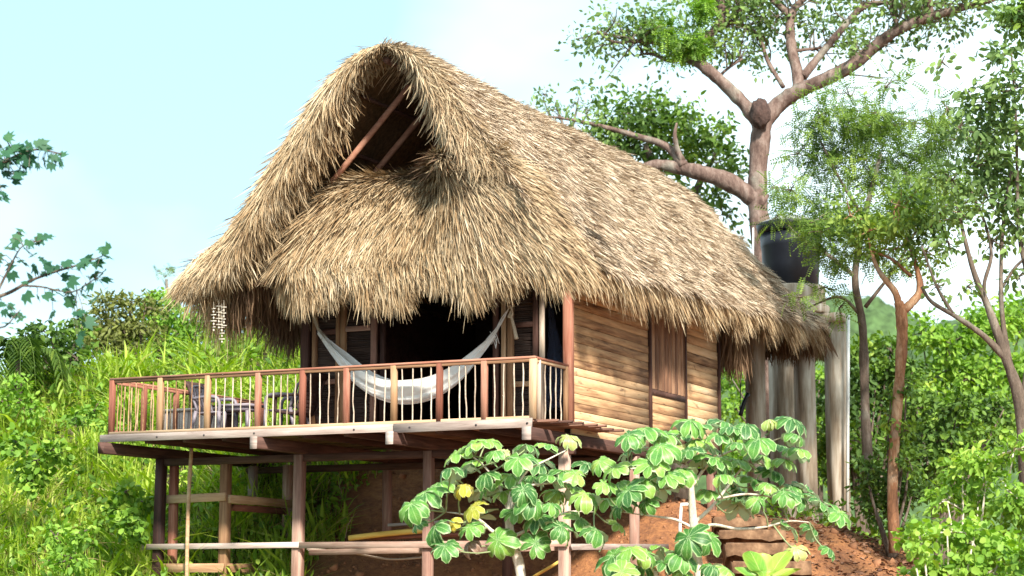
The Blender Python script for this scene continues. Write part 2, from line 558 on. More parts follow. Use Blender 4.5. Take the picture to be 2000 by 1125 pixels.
def mat_soil():
    m, nt, N, L, b = new_mat('red_soil')
    g = N.new('ShaderNodeNewGeometry')
    n1 = N.new('ShaderNodeTexNoise'); n1.inputs['Scale'].default_value = 1.1; n1.inputs['Detail'].default_value = 9; n1.inputs['Roughness'].default_value = 0.68
    n2 = N.new('ShaderNodeTexNoise'); n2.inputs['Scale'].default_value = 9; n2.inputs['Detail'].default_value = 6; n2.inputs['Roughness'].default_value = 0.7
    L.new(g.outputs['Position'], n1.inputs['Vector']); L.new(g.outputs['Position'], n2.inputs['Vector'])
    r = ramp(N, [(0.3, (0.07, 0.028, 0.015)), (0.44, (0.22, 0.088, 0.036)), (0.58, (0.39, 0.165, 0.06)), (0.72, (0.47, 0.24, 0.11))])
    mm = N.new('ShaderNodeMix'); mm.data_type = 'FLOAT'; mm.inputs[0].default_value = 0.45
    L.new(n1.outputs['Fac'], mm.inputs[2]); L.new(n2.outputs['Fac'], mm.inputs[3])
    L.new(mm.outputs[0], r.inputs['Fac'])
    # bare soil near the hut, dark loam under the grass of the hill on the left
    sx = N.new('ShaderNodeVectorMath'); sx.operation = 'DOT_PRODUCT'
    L.new(g.outputs['Position'], sx.inputs[0]); sx.inputs[1].default_value = tuple(RT)
    mr = N.new('ShaderNodeMapRange'); off = float(CAM @ RT)
    mr.inputs[1].default_value = off - 4.6; mr.inputs[2].default_value = off - 2.6
    L.new(sx.outputs['Value'], mr.inputs[0])
    mc = N.new('ShaderNodeMix'); mc.data_type = 'RGBA'
    mc.inputs[6].default_value = (0.055, 0.05, 0.022, 1)
    L.new(mr.outputs[0], mc.inputs[0]); L.new(r.outputs['Color'], mc.inputs[7])
    L.new(mc.outputs[2], b.inputs['Base Color'])
    b.inputs['Roughness'].default_value = 0.95
    bm = N.new('ShaderNodeBump'); bm.inputs['Strength'].default_value = 0.9; bm.inputs['Distance'].default_value = 0.25
    L.new(mm.outputs[0], bm.inputs['Height']); L.new(bm.outputs['Normal'], b.inputs['Normal'])
    return m


obj('ground', V, Q, None, mat_soil(), smooth_=True, kind='structure')

# far forested hills behind the trees on the right
hs = np.linspace(-100, 1000, 220)


def far_hill(d, ztop, name, colr, seed):
    rg = np.random.default_rng(seed)
    prof = ztop(hs)
    rows = []
    for k, t in enumerate(np.linspace(0, 1, 26)):
        z = -9 + (prof + 9) * np.sin(t * math.pi / 2) + rg.normal(0, 2.2 * (0.3 + t), len(hs))
        xy = world_sd(hs, np.full_like(hs, d + t * 220), None)
        rows.append(np.concatenate([xy, z[:, None]], 1))
    Vv = np.concatenate(rows)
    n = len(hs)
    i = (np.arange(25)[:, None] * n + np.arange(n - 1)[None, :]).ravel()
    obj(name, Vv, np.stack([i, i + 1, i + n + 1, i + n], 1), None, colr, kind='structure')


HILLMAT = mat_plain('forest_cover', (0.05, 0.09, 0.03), 0.95, var=0.6, scale=0.12, bump=0.8)
far_hill(800, lambda s: 132 + 14 * np.sin(s * 0.02 + 1.0) + 8 * np.sin(s * 0.06) - 110 * smooth((110 - s) / 90), 'hills', HILLMAT, 3)
far_hill(1400, lambda s: 238 + 22 * np.sin(s * 0.013) + 12 * np.sin(s * 0.04 + 2) - 200 * smooth((180 - s) / 160), 'hills', HILLMAT, 4)


# ------------------------------------------------------------------ the hut
HUT = thing('thatched_hut', (-2.5, 4.0, -2.0), 'timber hut on stilts under a huge shaggy straw thatch roof with railed front deck', 'hut')

# deck boards, run along X; ends ragged on the right
y = 0.075
k = 0
while y < 9.0:
    x0 = -8.3 if y < 5.0 else -5.05
    x1 = -0.02
    if y < 2.7:
        x1 = [0.22, 0.34, 0.12, 0.45, 0.3, 0.52, 0.2, 0.40, 0.58, 0.35, 0.62, 0.45][k % 12] if y > 0.1 else 0.02
        if y > 1.4: x1 = max(x1, 0.3)
    plank('deck_board', (x0, y, -0.022), (x1, y, -0.022), 0.136, 0.04, W_DECK, HUT, wob=0.002)
    y += 0.146
    k += 1
plank('fascia_board', (-8.36, -0.035, -0.065), (-2.46, -0.035, -0.065), 0.04, 0.13, W_GREY, HUT)
plank('fascia_board', (-2.46, -0.06, -0.075), (0.02, -0.06, -0.06), 0.04, 0.15, W_GREY, HUT, label='paler fascia board of the right half of the deck')
for px in (305, 397, 495, 690, 800, 930, 1030):
    p = on_y(px, 845, -0.08)
    fb = MB().tube([(p[0], -0.052 if px < 760 else -0.078, -0.07), (p[0], -0.064 if px < 760 else -0.09, -0.07)], 0.018, 8)
    fb.build('bolt', mat_plain('bolt_steel', (0.06, 0.05, 0.05), 0.5) if px == 305 else bpy.data.materials['bolt_steel'], HUT)
# floor beams running into the depth, their sawn ends showing under the fascia
for X, wd, mt in ((-8.2, 0.14, W_DARK), (-5.05, 0.13, W_DARK), (-2.45, 0.13, W_DARK), (0.0, 0.15, W_DARK)):
    if X > -8: plank('sawn_beam_end', (X - wd / 2 - .004, -0.226, -0.24), (X + wd / 2 + .004, -0.226, -0.24), 0.012, 0.21, W_GREY, HUT)
    plank('floor_beam', (X, -0.22, -0.24), (X, 6.2 if X < -8 else 9.1, -0.24), wd, 0.2, mt, HUT)
for X in (-7.4, -6.6, -5.8, -4.2, -3.4, -1.7, -0.9):
    plank('floor_joist', (X, 0.0, -0.11), (X, 4.9 if X < -5.1 else 9.0, -0.11), 0.07, 0.13, W_DARK, HUT)
for Y in (1.46, 4.4, 8.6):
    plank('floor_girder', (-8.15 if Y < 5 else -5.2, Y, -0.41), (0.1, Y, -0.41), 0.12, 0.13, W_DARK, HUT)


def stilt(X, Y, w, mt, top=-0.35, bot=None):
    g = gz((X, Y, 0)) - 0.4 if bot is None else bot
    plank('stilt_post', (X, Y, g), (X + RNG.normal(0, 0.015), Y, top), w, w * 0.95, mt, HUT, up=(0, 1, 0), wob=0.006)


for X, Y, w, mt in ((-8.12, 1.45, 0.17, W_DARK), (-7.93, 1.62, 0.14, W_RED), (-6.72, 1.5, 0.17, W_TAN), (-6.98, 4.0, 0.16, W_POST), (-7.75, 4.0, 0.15, W_GREY),
                    (-5.17, 1.45, 0.18, W_POST), (-2.6, 1.45, 0.16, W_POST), (-0.08, 1.45, 0.17, W_POST), (-5.1, 4.55, 0.15, W_POST), (-2.5, 4.4, 0.15, W_DARK), (0.0, 4.4, 0.15, W_POST),
                    (-5.0, 8.6, 0.15, W_DARK), (-2.5, 8.6, 0.15, W_DARK), (0.0, 8.6, 0.15, W_POST)):
    stilt(X, Y, w, mt)
plank('stilt_brace', (-8.38, 1.33, -1.94), (-5.0, 1.335, -1.92), 0.045, 0.1, W_GREY, HUT)
plank('stilt_brace', (-5.06, 1.325, -1.93), (0.03, 1.325, -1.93), 0.045, 0.11, W_POST, HUT)
plank('stilt_brace', (-5.0, 1.56, -2.05), (0.0, 1.56, -2.0), 0.05, 0.1, W_POST, HUT)
plank('stilt_brace', (0.06, 1.4, -1.99), (0.06, 5.9, -1.93), 0.045, 0.1, W_GREY, HUT)
plank('stilt_brace', (-8.0, 1.52, -1.08), (-6.66, 1.40, -1.06), 0.06, 0.15, W_TAN, HUT)
plank('stilt_brace', (-6.62, 1.45, -1.10), (-6.88, 4.05, -1.10), 0.06, 0.15, W_TAN, HUT)
plank('stilt_brace', (-6.74, 1.75, -1.24), (-6.98, 4.05, -1.24), 0.06, 0.12, W_RED, HUT)
plank('stilt_brace', (-8.0, 1.40, -2.32), (-6.66, 1.38, -2.32), 0.06, 0.16, W_TAN, HUT)
plank('stilt_brace', (-6.62, 1.45, -2.32), (-6.88, 4.05, -2.32), 0.06, 0.16, W_TAN, HUT)
plank('stilt_brace', (-7.75, 3.9, -2.0), (-6.9, 3.9, -1.98), 0.05, 0.1, W_GREY, HUT)
MB().tube(spline([on_y(374, 875, 1.15), on_y(369, 960, 1.2), on_y(366, 1050, 1.2), on_y(364, 1180, 1.2)]), 0.036, 8).build('bamboo_pole', W_TAN, HUT, smooth_=True)
# two thin saplings tied along the brace
MB().tube(spline([on_y(600, 1073, 1.6), on_y(700, 1077, 1.62), on_y(830, 1079, 1.6)]), 0.022, 6).build('lashed_stick', W_PALE, HUT)
MB().tube(spline([on_y(690, 1080, 1.7), on_y(760, 1092, 1.75), on_y(830, 1088, 1.7), on_y(900, 1078, 1.7)]), 0.02, 6).build('lashed_stick', W_PALE, HUT)

# ---------------- walls
side = obj('side_wall', *box((-0.10, 1.5, -0.12), (-0.03, 9.05, 2.75)), None, DARKWALL, HUT)
rows = np.arange(-0.14, 2.8, 0.158)
for b0, b1, zmin in ((1.54, 5.12, None), (5.21, 7.03, 0.9), (7.12, 9.02, None)):
    z = -0.30
    while z < 2.8:
        hgt = RNG.uniform(0.125, 0.185)
        if zmin and z + hgt > zmin - 0.08:
            hgt = zmin - 0.06 - z
            if hgt < 0.03: break
        tilt_ = 0.012 if b0 < 5 else 0.03
        plank('plank', (0.0 + RNG.normal(0, 0.004), b0, z + hgt / 2), (0.0 + RNG.normal(0, 0.004), b1, z + hgt / 2), hgt - 0.007, 0.035, W_SIDE, side, up=(1, 0, 0), wob=0.002)
        z += hgt
        if zmin and z > zmin - 0.08: break
for Y, w in ((5.165, 0.075), (7.075, 0.075), (9.07, 0.085)):
    plank('wall_batten', (0.025, Y, -0.15), (0.025, Y, 2.8), w, 0.06, W_DARK, side, up=(0, 1, 0))
win = obj('window', *box((-0.02, 5.2, 0.84), (0.045, 7.04, 0.94)), None, W_DARK, HUT, origin=(0, 6.1, 1.5))
obj('window_frame', *box((-0.02, 5.2, 2.6), (0.045, 7.04, 2.7)), None, W_DARK, win)
yy = 5.25
while yy < 7.0:
    w = RNG.uniform(0.14, 0.2)
    w = min(w, 7.02 - yy)
    a = np.linspace(0, math.pi, 7)
    prof = np.stack([0.0 + 0.05 * np.sin(a), yy + w / 2 - (w / 2 - 0.012) * np.cos(a)], 1)
    Vv = np.concatenate([np.concatenate([prof, np.full((7, 1), z)], 1) for z in (0.95, 2.62)])
    i = np.arange(6)
    Qq = np.stack([i, i + 1, i + 8, i + 7], 1)
    # upright half-round log slat: local X up so that the grain runs along it
    c = np.array([0.0, yy + w / 2, 1.785])
    L_ = np.stack([Vv[:, 2] - c[2], Vv[:, 1] - c[1], -(Vv[:, 0] - c[0])], 1)
    o = bpy.data.objects.new('slat', mesh_data('slat', L_, Qq[:, ::-1], None, W_SHUT, True))
    COL.objects.link(o); o.parent = win
    m4 = Matrix(((0, 0, -1, 0), (0, 1, 0, 0), (1, 0, 0, 0), (0, 0, 0, 1)))
    m4.translation = Vector(c - ORG[win.name])
    o.matrix_local = m4
    yy += w
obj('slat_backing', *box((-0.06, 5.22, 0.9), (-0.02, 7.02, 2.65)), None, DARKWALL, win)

plank('corner_post', (0.0, 1.46, -0.05), (0.0, 1.46, 2.9), 0.15, 0.15, W_RED, HUT, up=(0, 1, 0))
plank('corner_post', (-5.07, 1.46, -0.05), (-5.07, 1.46, 2.9), 0.16, 0.16, W_DARK, HUT, up=(0, 1, 0))
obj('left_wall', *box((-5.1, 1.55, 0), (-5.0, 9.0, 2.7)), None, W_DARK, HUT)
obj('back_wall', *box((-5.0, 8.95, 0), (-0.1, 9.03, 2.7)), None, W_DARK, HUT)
front = obj('front_wall', *box((-4.98, 1.42, 2.5), (-0.08, 1.5, 2.62)), None, W_DARK, HUT)
for X, w, mt in ((-4.88, 0.09, W_TAN), (-4.40, 0.075, W_TAN), (-4.29, 0.10, W_TAN), (-3.68, 0.11, W_POST), (-3.50, 0.08, W_DARK), (-1.32, 0.10, W_DARK), (-1.17, 0.085, W_TAN), (-1.05, 0.10, W_TAN), (-0.58, 0.09, W_DARK), (-0.47, 0.075, W_PALE)):
    plank('frame_post', (X, 1.43, 0), (X, 1.43, 2.5), w, 0.08, mt, front, up=(0, 1, 0))
for x0, x1, z, mt in ((-4.84, -4.44, 0.92, W_POST), (-4.84, -4.44, 1.8, W_DARK), (-4.24, -3.74, 0.92, W_POST), (-4.24, -3.74, 1.83, W_POST), (-1.0, -0.62, 0.72, W_TAN), (-1.0, -0.62, 1.72, W_DARK)):
    plank('cross_rail', (x0, 1.42, z), (x1, 1.42, z), 0.05, 0.09, mt, front)
for x0, x1 in ((-4.84, -4.44), (-4.24, -3.74), (-1.0, -0.62)):
    mb = MB()
    z = 0.03
    while z < 2.45:
        t_ = RNG.uniform(0.012, 0.02)
        mb.tube([(x0 - 0.02, 1.49 + RNG.normal(0, 0.006), z), (x1 + 0.02, 1.49 + RNG.normal(0, 0.006), z + RNG.normal(0, 0.006))], t_, 5, False)
        z += t_ * 1.9
    mb.build('reed_panel', REED, front, kind='stuff')
# dark partition inside the house
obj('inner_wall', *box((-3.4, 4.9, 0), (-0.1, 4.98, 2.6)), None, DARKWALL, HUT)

# ---------------- railings
RAILX = [-8.18, -7.15, -6.16, -5.14, -4.26, -3.41, -2.51, -1.67, -0.86, 0.0]


def wavy_stick(name, a, b, r, mt, parent, wob=0.005):
    P = np.linspace(a, b, 6)
    P[1:-1, :2] += RNG.normal(0, wob, (4, 2))
    V_, Q_, T_ = tube(P, r * RNG.uniform(0.85, 1.15, 6), 6, False)
    return obj(name, V_, Q_, T_, mt, parent, origin=(np.asarray(a) + b) / 2, smooth_=True)


fr = obj('front_railing', *beam((-8.22, 0.03, 0.985), (0.05, 0.03, 0.985), 0.085, 0.035), None, W_RED, HUT, origin=(-4, 0.03, 0.0))
plank('upper_rail', (-8.15, 0.03, 0.94), (-0.05, 0.03, 0.94), 0.05, 0.055, W_TAN, fr)
plank('lower_rail', (-8.2, 0.015, 0.026), (0.0, 0.015, 0.026), 0.05, 0.05, W_TAN, fr)
for i, X in enumerate(RAILX):
    mt = [W_RED, W_TAN, W_TAN, W_RED, W_RED, W_RED, W_TAN, W_RED, W_RED, W_TAN][i]
    plank('railing_post', (X, 0.03, 0.0), (X, 0.03, 0.965), 0.10 if i < 9 else 0.115, 0.08, mt, fr, up=(0, 1, 0))
for i in range(9):
    a, b = RAILX[i], RAILX[i + 1]
    n = 5 if i < 4 else 4
    if i == 8: n = 4
    for j in range(n):
        X = a + (b - a) * (j + 1) / (n + 1) + RNG.normal(0, 0.015)
        mt = W_TAN if i < 2 else W_PALE
        wavy_stick('baluster', (X, 0.03, 0.05), (X + RNG.normal(0, 0.01), 0.03, 0.915), 0.0115, mt, fr)
sr = obj('side_railing', *beam((-0.0, 0.06, 0.985), (-0.0, 1.38, 0.985), 0.075, 0.035), None, W_RED, HUT, origin=(0, 0.7, 0))
plank('upper_rail', (0, 0.08, 0.94), (0, 1.34, 0.94), 0.045, 0.05, W_TAN, sr)
plank('railing_post', (0.0, 1.33, 0.0), (0.0, 1.33, 0.965), 0.07, 0.07, W_TAN, sr, up=(0, 1, 0))
plank('railing_post', (0.0, 0.24, 0.0), (0.0, 0.24, 0.965), 0.07, 0.045, W_PALE, sr, up=(0, 1, 0))
for Y in (0.48, 0.7, 0.92, 1.13):
    wavy_stick('baluster', (0, Y, 0.0), (0, Y + RNG.normal(0, 0.02), 0.915), 0.0115, W_PALE, sr)
lr = obj('left_railing', *beam((-8.22, 0.08, 0.975), (-8.22, 4.95, 0.975), 0.085, 0.04), None, W_RED, HUT, origin=(-8.2, 2.5, 0))
plank('upper_rail', (-8.2, 0.1, 0.93), (-8.2, 4.9, 0.93), 0.045, 0.05, W_RED, lr)
plank('lower_rail', (-8.2, 0.1, 0.06), (-8.2, 4.9, 0.06), 0.045, 0.05, W_RED, lr)
for Y in (1.0, 2.0, 3.0, 4.0, 4.92):
    plank('railing_post', (-8.2, Y, 0.0), (-8.2, Y, 0.955), 0.09, 0.08, W_RED, lr, up=(0, 1, 0))
for Y in np.arange(0.22, 4.9, 0.2):
    if abs(Y - round(Y)) > 0.07:
        wavy_stick('baluster', (-8.2, Y, 0.05), (-8.2, Y, 0.91), 0.012, W_TAN, lr)

# ---------------- roof
TILT = 0.012
YF = -0.5
PL = np.array([(0, 6.28), (0.35, 6.22), (0.65, 6.07), (0.95, 5.83), (1.4, 5.36), (1.84, 4.86), (2.4, 4.0), (3.15, 3.22), (3.72, 2.78)])
PR = np.array([(0, 6.28), (0.35, 6.22), (0.65, 6.07), (0.95, 5.83), (1.4, 5.33), (1.85, 4.74), (2.35, 3.98), (2.85, 3.2), (3.35, 2.5)])


def prof_at(P, u):
    seg = np.linalg.norm(np.diff(P, axis=0), axis=1)
    c = np.concatenate([[0], np.cumsum(seg)])
    return np.interp(u * c[-1], c, P[:, 0]), np.interp(u * c[-1], c, P[:, 1]), c[-1]


def y_front(side_, u):
    return YF + (1.55 * smooth((np.asarray(u) - 0.74) / 0.15) if side_ > 0 else 0.0 * np.asarray(u))


def y_back(u):
    return 11.3 + 2.6 * u ** 1.9


def roof_pt(side_, u, y):
    P = PR if side_ > 0 else PL
    dx, z, _ = prof_at(P, u)
    sag = -0.10 * np.sin(np.clip((y + 0.5) / 12, 0, 1) * math.pi) * (1 - u)
    bump_ = 0.035 * np.sin(y * 2.1 + u * 7) * np.sin(u * 11 + y) * np.minimum(1, u * 4)
    return np.stack([-2.5 + side_ * (dx + bump_), y, z + (TILT + 0.036 * u) * (y - YF) + sag + bump_ - 0.12 * smooth((y - 8.5) / 3) * (1 - u)], -1)


def eave_u(y):
    """The lower edge of the right slope is notched close to its front corner."""
    return 1.0 - 0.16 * np.exp(-((y - 0.35) / 0.22) ** 2)


def roof_frame(side_, u, y):
    p = roof_pt(side_, u, y)
    e = 0.03
    t = roof_pt(side_, np.clip(u + e, 0, 1.0), y) - roof_pt(side_, np.clip(u - e, 0, 1), y)
    t /= np.linalg.norm(t, axis=1)[:, None]
    n = np.cross(t, np.array([0, 1.0, 0])) * (1 if side_ < 0 else -1)
    n = np.where((n[:, 2] < 0)[:, None], -n, n)
    n /= np.linalg.norm(n, axis=1)[:, None]
    return p, t, n


def roof_base(side_, name):
    us = np.linspace(0, 1, 22)
    ts = np.linspace(0, 1, 60)
    U, T_ = np.meshgrid(us, ts, indexing='ij')
    Yf = y_front(side_, U)
    Yy = Yf + 0.12 + T_ * (y_back(U) - Yf - 0.15)
    if side_ > 0: U = U * np.where(U > 0, eave_u(Yy), 1)
    p, t, n = roof_frame(side_, U.ravel(), Yy.ravel())
    top = p - n * 0.05
    bot = p - n * (0.10 + 0.20 * np.clip(U.ravel() / 0.3, 0, 1))[:, None]
    nv = len(p)
    nt_ = len(ts)
    i = (np.arange(len(us) - 1)[:, None] * nt_ + np.arange(nt_ - 1)[None, :]).ravel()
    Qa = np.stack([i, i + 1, i + nt_ + 1, i + nt_], 1)
    e = np.arange(nt_ - 1) + (len(us) - 1) * nt_
    Qe = np.stack([e, e + 1, e + 1 + nv, e + nv], 1)
    f = np.arange(len(us) - 1) * nt_
    Qf = np.stack([f, f + nt_, f + nt_ + nv, f + nv], 1)
    g = f + nt_ - 1
    Qg = np.stack([g, g + nt_, g + nt_ + nv, g + nv], 1)
    return np.concatenate([top, bot]), np.concatenate([Qa, Qa[:, ::-1] + nv, Qe, Qf, Qg])


rb = MB()
for s_ in (-1, 1):
    rb.add(*roof_base(s_, ''))
# back hip closing the roof: a sloping sheet between the two slopes
us = np.linspace(0, 1, 14)
vs = np.linspace(0, 1, 16)
hipV = []
for u in us:
    a = roof_pt(-1, np.array([u]), np.array([y_back(u)]))[0]
    b = roof_pt(1, np.array([u]), np.array([y_back(u)]))[0]
    for v in vs:
        p = a * (1 - v) + b * v
        p[1] += 0.5 * u * math.sin(v * math.pi) - 0.1
        p[2] -= 0.08
        hipV.append(p)
i = (np.arange(13)[:, None] * 16 + np.arange(15)[None, :]).ravel()
rb.add(hipV, np.stack([i, i + 16, i + 17, i + 1], 1))
ROOF = rb.build('thatch_roof', THATCH_BASE, HUT, origin=(-2.5, 5, 4))


def strands(root, d, n, L, w, lift=0.04, droop=0.25, curl=0.0):
    """One tapering blade of straw per row: root, direction, surface normal, length, width."""
    N_ = len(root)
    d = d / (np.linalg.norm(d, axis=1)[:, None] + 1e-9)
    sidev = np.cross(d, n)
    sidev /= np.linalg.norm(sidev, axis=1)[:, None] + 1e-9
    roll = RNG.normal(0, 0.5, N_)[:, None]
    sidev = sidev * np.cos(roll) + n * np.sin(roll)
    ts = np.array([0, 0.4, 0.75, 1.0])
    ws = np.array([0.75, 1.0, 0.8, 0.12])
    L = np.asarray(L)[:, None] * np.ones((N_, 1)); w = np.asarray(w)[:, None] * np.ones((N_, 1))
    lf = np.asarray(lift) * np.ones(N_)
    bend = RNG.normal(0, 0.06 + curl, N_)[:, None]
    Vs = np.zeros((N_, 8, 3))
    for k_, (t, ww) in enumerate(zip(ts, ws)):
        c = root + d * L * t + n * (lf[:, None] * t) + sidev * bend * L * t * t
        c[:, 2] -= (droop * L * t * t)[:, 0]
        Vs[:, 2 * k_] = c - sidev * w * ww / 2
        Vs[:, 2 * k_ + 1] = c + sidev * w * ww / 2
    b = np.arange(N_)[:, None] * 8
    Qs = np.concatenate([b + np.array([2 * k_, 2 * k_ + 1, 2 * k_ + 3, 2 * k_ + 2]) for k_ in range(3)])
    return Vs.reshape(-1, 3), Qs


def thatch_slope(side_, N_, ulo=0.0, uhi=1.0, wmul=1.0):
    u = ulo + (uhi - ulo) * RNG.random(N_)
    yf = y_front(side_, u)
    y = yf - 0.1 + RNG.random(N_) * (y_back(u) - yf + 0.2)
    if side_ > 0:
        k_ = u < eave_u(y) + 0.01
        u, y = u[k_], y[k_]
    N_ = len(u)
    yf = y_front(side_, u)
    p, t, n = roof_frame(side_, u, y)
    d = t + np.array([0, 1, 0]) * RNG.normal(-0.05, 0.27, N_)[:, None]
    # strands near the front verge fan out over it, those near the hip turn round it
    d[:, 1] -= 0.35 * np.exp(-(y - yf) / 0.35)
    d[:, 1] += 0.5 * np.exp(-(y_back(u) - y) / 0.5)
    clump = 0.05 * np.sin(y * 9 + 3 * np.sin(u * 13)) + 0.05 * np.sin(u * 31 + y * 3)
    lift = RNG.uniform(0.0, 0.16, N_) ** 1.0 + np.maximum(0, clump) * 0.55
    return strands(p - n * 0.05, d, n, RNG.uniform(0.20, 0.44, N_), RNG.uniform(0.009, 0.023, N_) * wmul, lift, 0.10)


mb = MB(); mb.add(*thatch_slope(1, 90000)); mb.build('thatch_straw', THATCH_GREY, ROOF, kind='stuff')
mb = MB(); mb.add(*thatch_slope(-1, 14000)); mb.build('thatch_straw', THATCH_GREY, ROOF, kind='stuff')


def ridge_straw(N_):
    y = YF + 0.02 + RNG.random(N_) * (11.4 - YF)
    s_ = RNG.choice([-1.0, 1.0], N_)
    u = RNG.random(N_) * 0.03
    p = roof_pt(1, u, y)
    p[:, 2] += 0.03
    d = np.stack([s_ * RNG.uniform(0.5, 1, N_), RNG.normal(0, 0.35, N_), RNG.uniform(-0.75, 0.05, N_)], 1)
    n = np.tile(np.array([0, 0, 1.0]), (N_, 1))
    return strands(p, d, n, RNG.uniform(0.35, 0.75, N_) * np.where(y < 0.1, 0.55, 1.0), RNG.uniform(0.012, 0.025, N_), RNG.uniform(0.0, 0.1, N_), 0.3)


mb = MB(); mb.add(*ridge_straw(5200))
# the odd straw standing up out of the ridge
N_ = 160
yy_ = YF + RNG.random(N_) * 11.5
p = roof_pt(1, np.zeros(N_), yy_)
mb.add(*strands(p, np.stack([RNG.normal(0, 0.8, N_), RNG.normal(0, 0.5, N_), RNG.uniform(0.1, 0.8, N_)], 1), np.tile([0, 1.0, 0], (N_, 1)), RNG.uniform(0.2, 0.45, N_), np.full(N_, 0.014), 0.0, 0.1))
mb.build('ridge_straw', THATCH_GREY, ROOF, kind='stuff')


def eave_fringe(side_, N_, y0=None, y1=None):
    y0 = YF if y0 is None else y0
    y1 = 13.8 if y1 is None else y1
    y = y0 + RNG.random(N_) * (y1 - y0)
    u = np.clip(RNG.uniform(0.93, 1.0, N_), 0, 1)
    if side_ > 0:
        u = u * eave_u(y)
        k_ = y > y_front(1, u) - 0.05
        u, y = u[k_], y[k_]
        N_ = len(u)
    p, t, n = roof_frame(side_, u, y)
    dep = RNG.random(N_) * 0.28
    d = t * (0.75 if side_ > 0 else 0.35) + np.array([0, 0, -0.4 if side_ > 0 else -0.8]) + RNG.normal(0, 0.13, (N_, 3))
    L = RNG.uniform(0.26, 0.56, N_) * (1.0 if side_ > 0 else 1.7) * (1 + 0.22 * np.sin(y * 3.3) + 0.12 * np.sin(y * 7.1 + 1))
    return strands(p - n * dep[:, None], d, n, L, RNG.uniform(0.012, 0.026, N_), RNG.uniform(-0.03, 0.06, N_), 0.35, 0.05)


mb = MB(); mb.add(*eave_fringe(1, 9500)); mb.build('eave_fringe', THATCH_GOLD, ROOF, kind='stuff')
mb = MB(); mb.add(*eave_fringe(-1, 7500)); mb.build('eave_fringe', THATCH_GOLD, ROOF, kind='stuff')
# hanging skirt under the left and rear eaves: thatch coloured darker for the shade there
N_ = 5000
y = YF + 0.6 + RNG.random(N_) * 12.5
p, t, n = roof_frame(-1, RNG.uniform(0.86, 0.98, N_), y)
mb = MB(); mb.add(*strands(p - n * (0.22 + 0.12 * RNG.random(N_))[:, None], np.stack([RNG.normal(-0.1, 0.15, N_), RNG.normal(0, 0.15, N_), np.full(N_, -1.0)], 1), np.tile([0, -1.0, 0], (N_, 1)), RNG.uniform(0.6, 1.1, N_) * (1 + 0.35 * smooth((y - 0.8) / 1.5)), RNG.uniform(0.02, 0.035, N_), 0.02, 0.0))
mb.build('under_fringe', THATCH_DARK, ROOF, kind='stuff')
N_ = 4500
v = RNG.random(N_)
a = roof_pt(-1, np.ones(N_), np.full(N_, y_back(1.0)))
b = roof_pt(1, np.ones(N_), np.full(N_, y_back(1.0)))
p = a * (1 - v[:, None]) + b * v[:, None]
p[:, 1] += 0.5 * np.sin(v * math.pi) - 0.1
p += RNG.normal(0, 0.06, (N_, 3))
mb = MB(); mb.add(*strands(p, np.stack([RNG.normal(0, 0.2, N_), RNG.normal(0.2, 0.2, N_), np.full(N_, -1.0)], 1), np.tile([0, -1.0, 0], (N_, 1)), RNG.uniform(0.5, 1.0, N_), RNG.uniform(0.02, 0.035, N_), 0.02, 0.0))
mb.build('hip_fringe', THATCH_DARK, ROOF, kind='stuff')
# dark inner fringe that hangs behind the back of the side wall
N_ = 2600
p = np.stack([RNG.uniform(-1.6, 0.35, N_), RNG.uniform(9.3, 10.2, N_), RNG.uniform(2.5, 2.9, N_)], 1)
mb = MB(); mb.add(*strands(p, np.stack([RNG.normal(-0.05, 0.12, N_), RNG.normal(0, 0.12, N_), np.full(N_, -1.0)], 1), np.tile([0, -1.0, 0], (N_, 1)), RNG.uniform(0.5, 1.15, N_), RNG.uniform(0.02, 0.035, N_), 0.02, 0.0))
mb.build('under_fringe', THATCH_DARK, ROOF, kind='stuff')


# front verge: a thick roll of thatch hanging from each sloping edge
def verge_T(side_, u):
    T0 = (0.18 + 1.22 * np.clip(u / 0.23, 0, 1)) if side_ > 0 else (0.16 + 0.95 * np.clip(u / 0.26, 0, 1))
    if side_ > 0: T0 = T0 * (1 - 0.9 * smooth((u - 0.33) / 0.42))
    else: T0 = T0 * (1 - 0.35 * smooth((u - 0.75) / 0.25))
    return T0


def verge_base(side_):
    us_ = np.linspace(0.0, 1.0, 26)
    out = []
    for yo in (YF + 0.02, YF + 0.62):
        p = roof_pt(side_, us_, yo + y_front(side_, us_) - YF)
        p[:, 2] -= 0.06
        q = p.copy()
        q[:, 2] -= np.maximum(0.05, verge_T(side_, us_) - 0.5)
        if yo > YF + 0.3: q[:, 2] += 0.2
        out += [p, q]
    V_ = np.concatenate(out)
    i_ = np.arange(25)
    Qs = []
    for a_, b_ in ((0, 1), (1, 3), (3, 2)):
        Qs.append(np.stack([a_ * 26 + i_, a_ * 26 + i_ + 1, b_ * 26 + i_ + 1, b_ * 26 + i_], 1))
    return V_, np.concatenate(Qs)


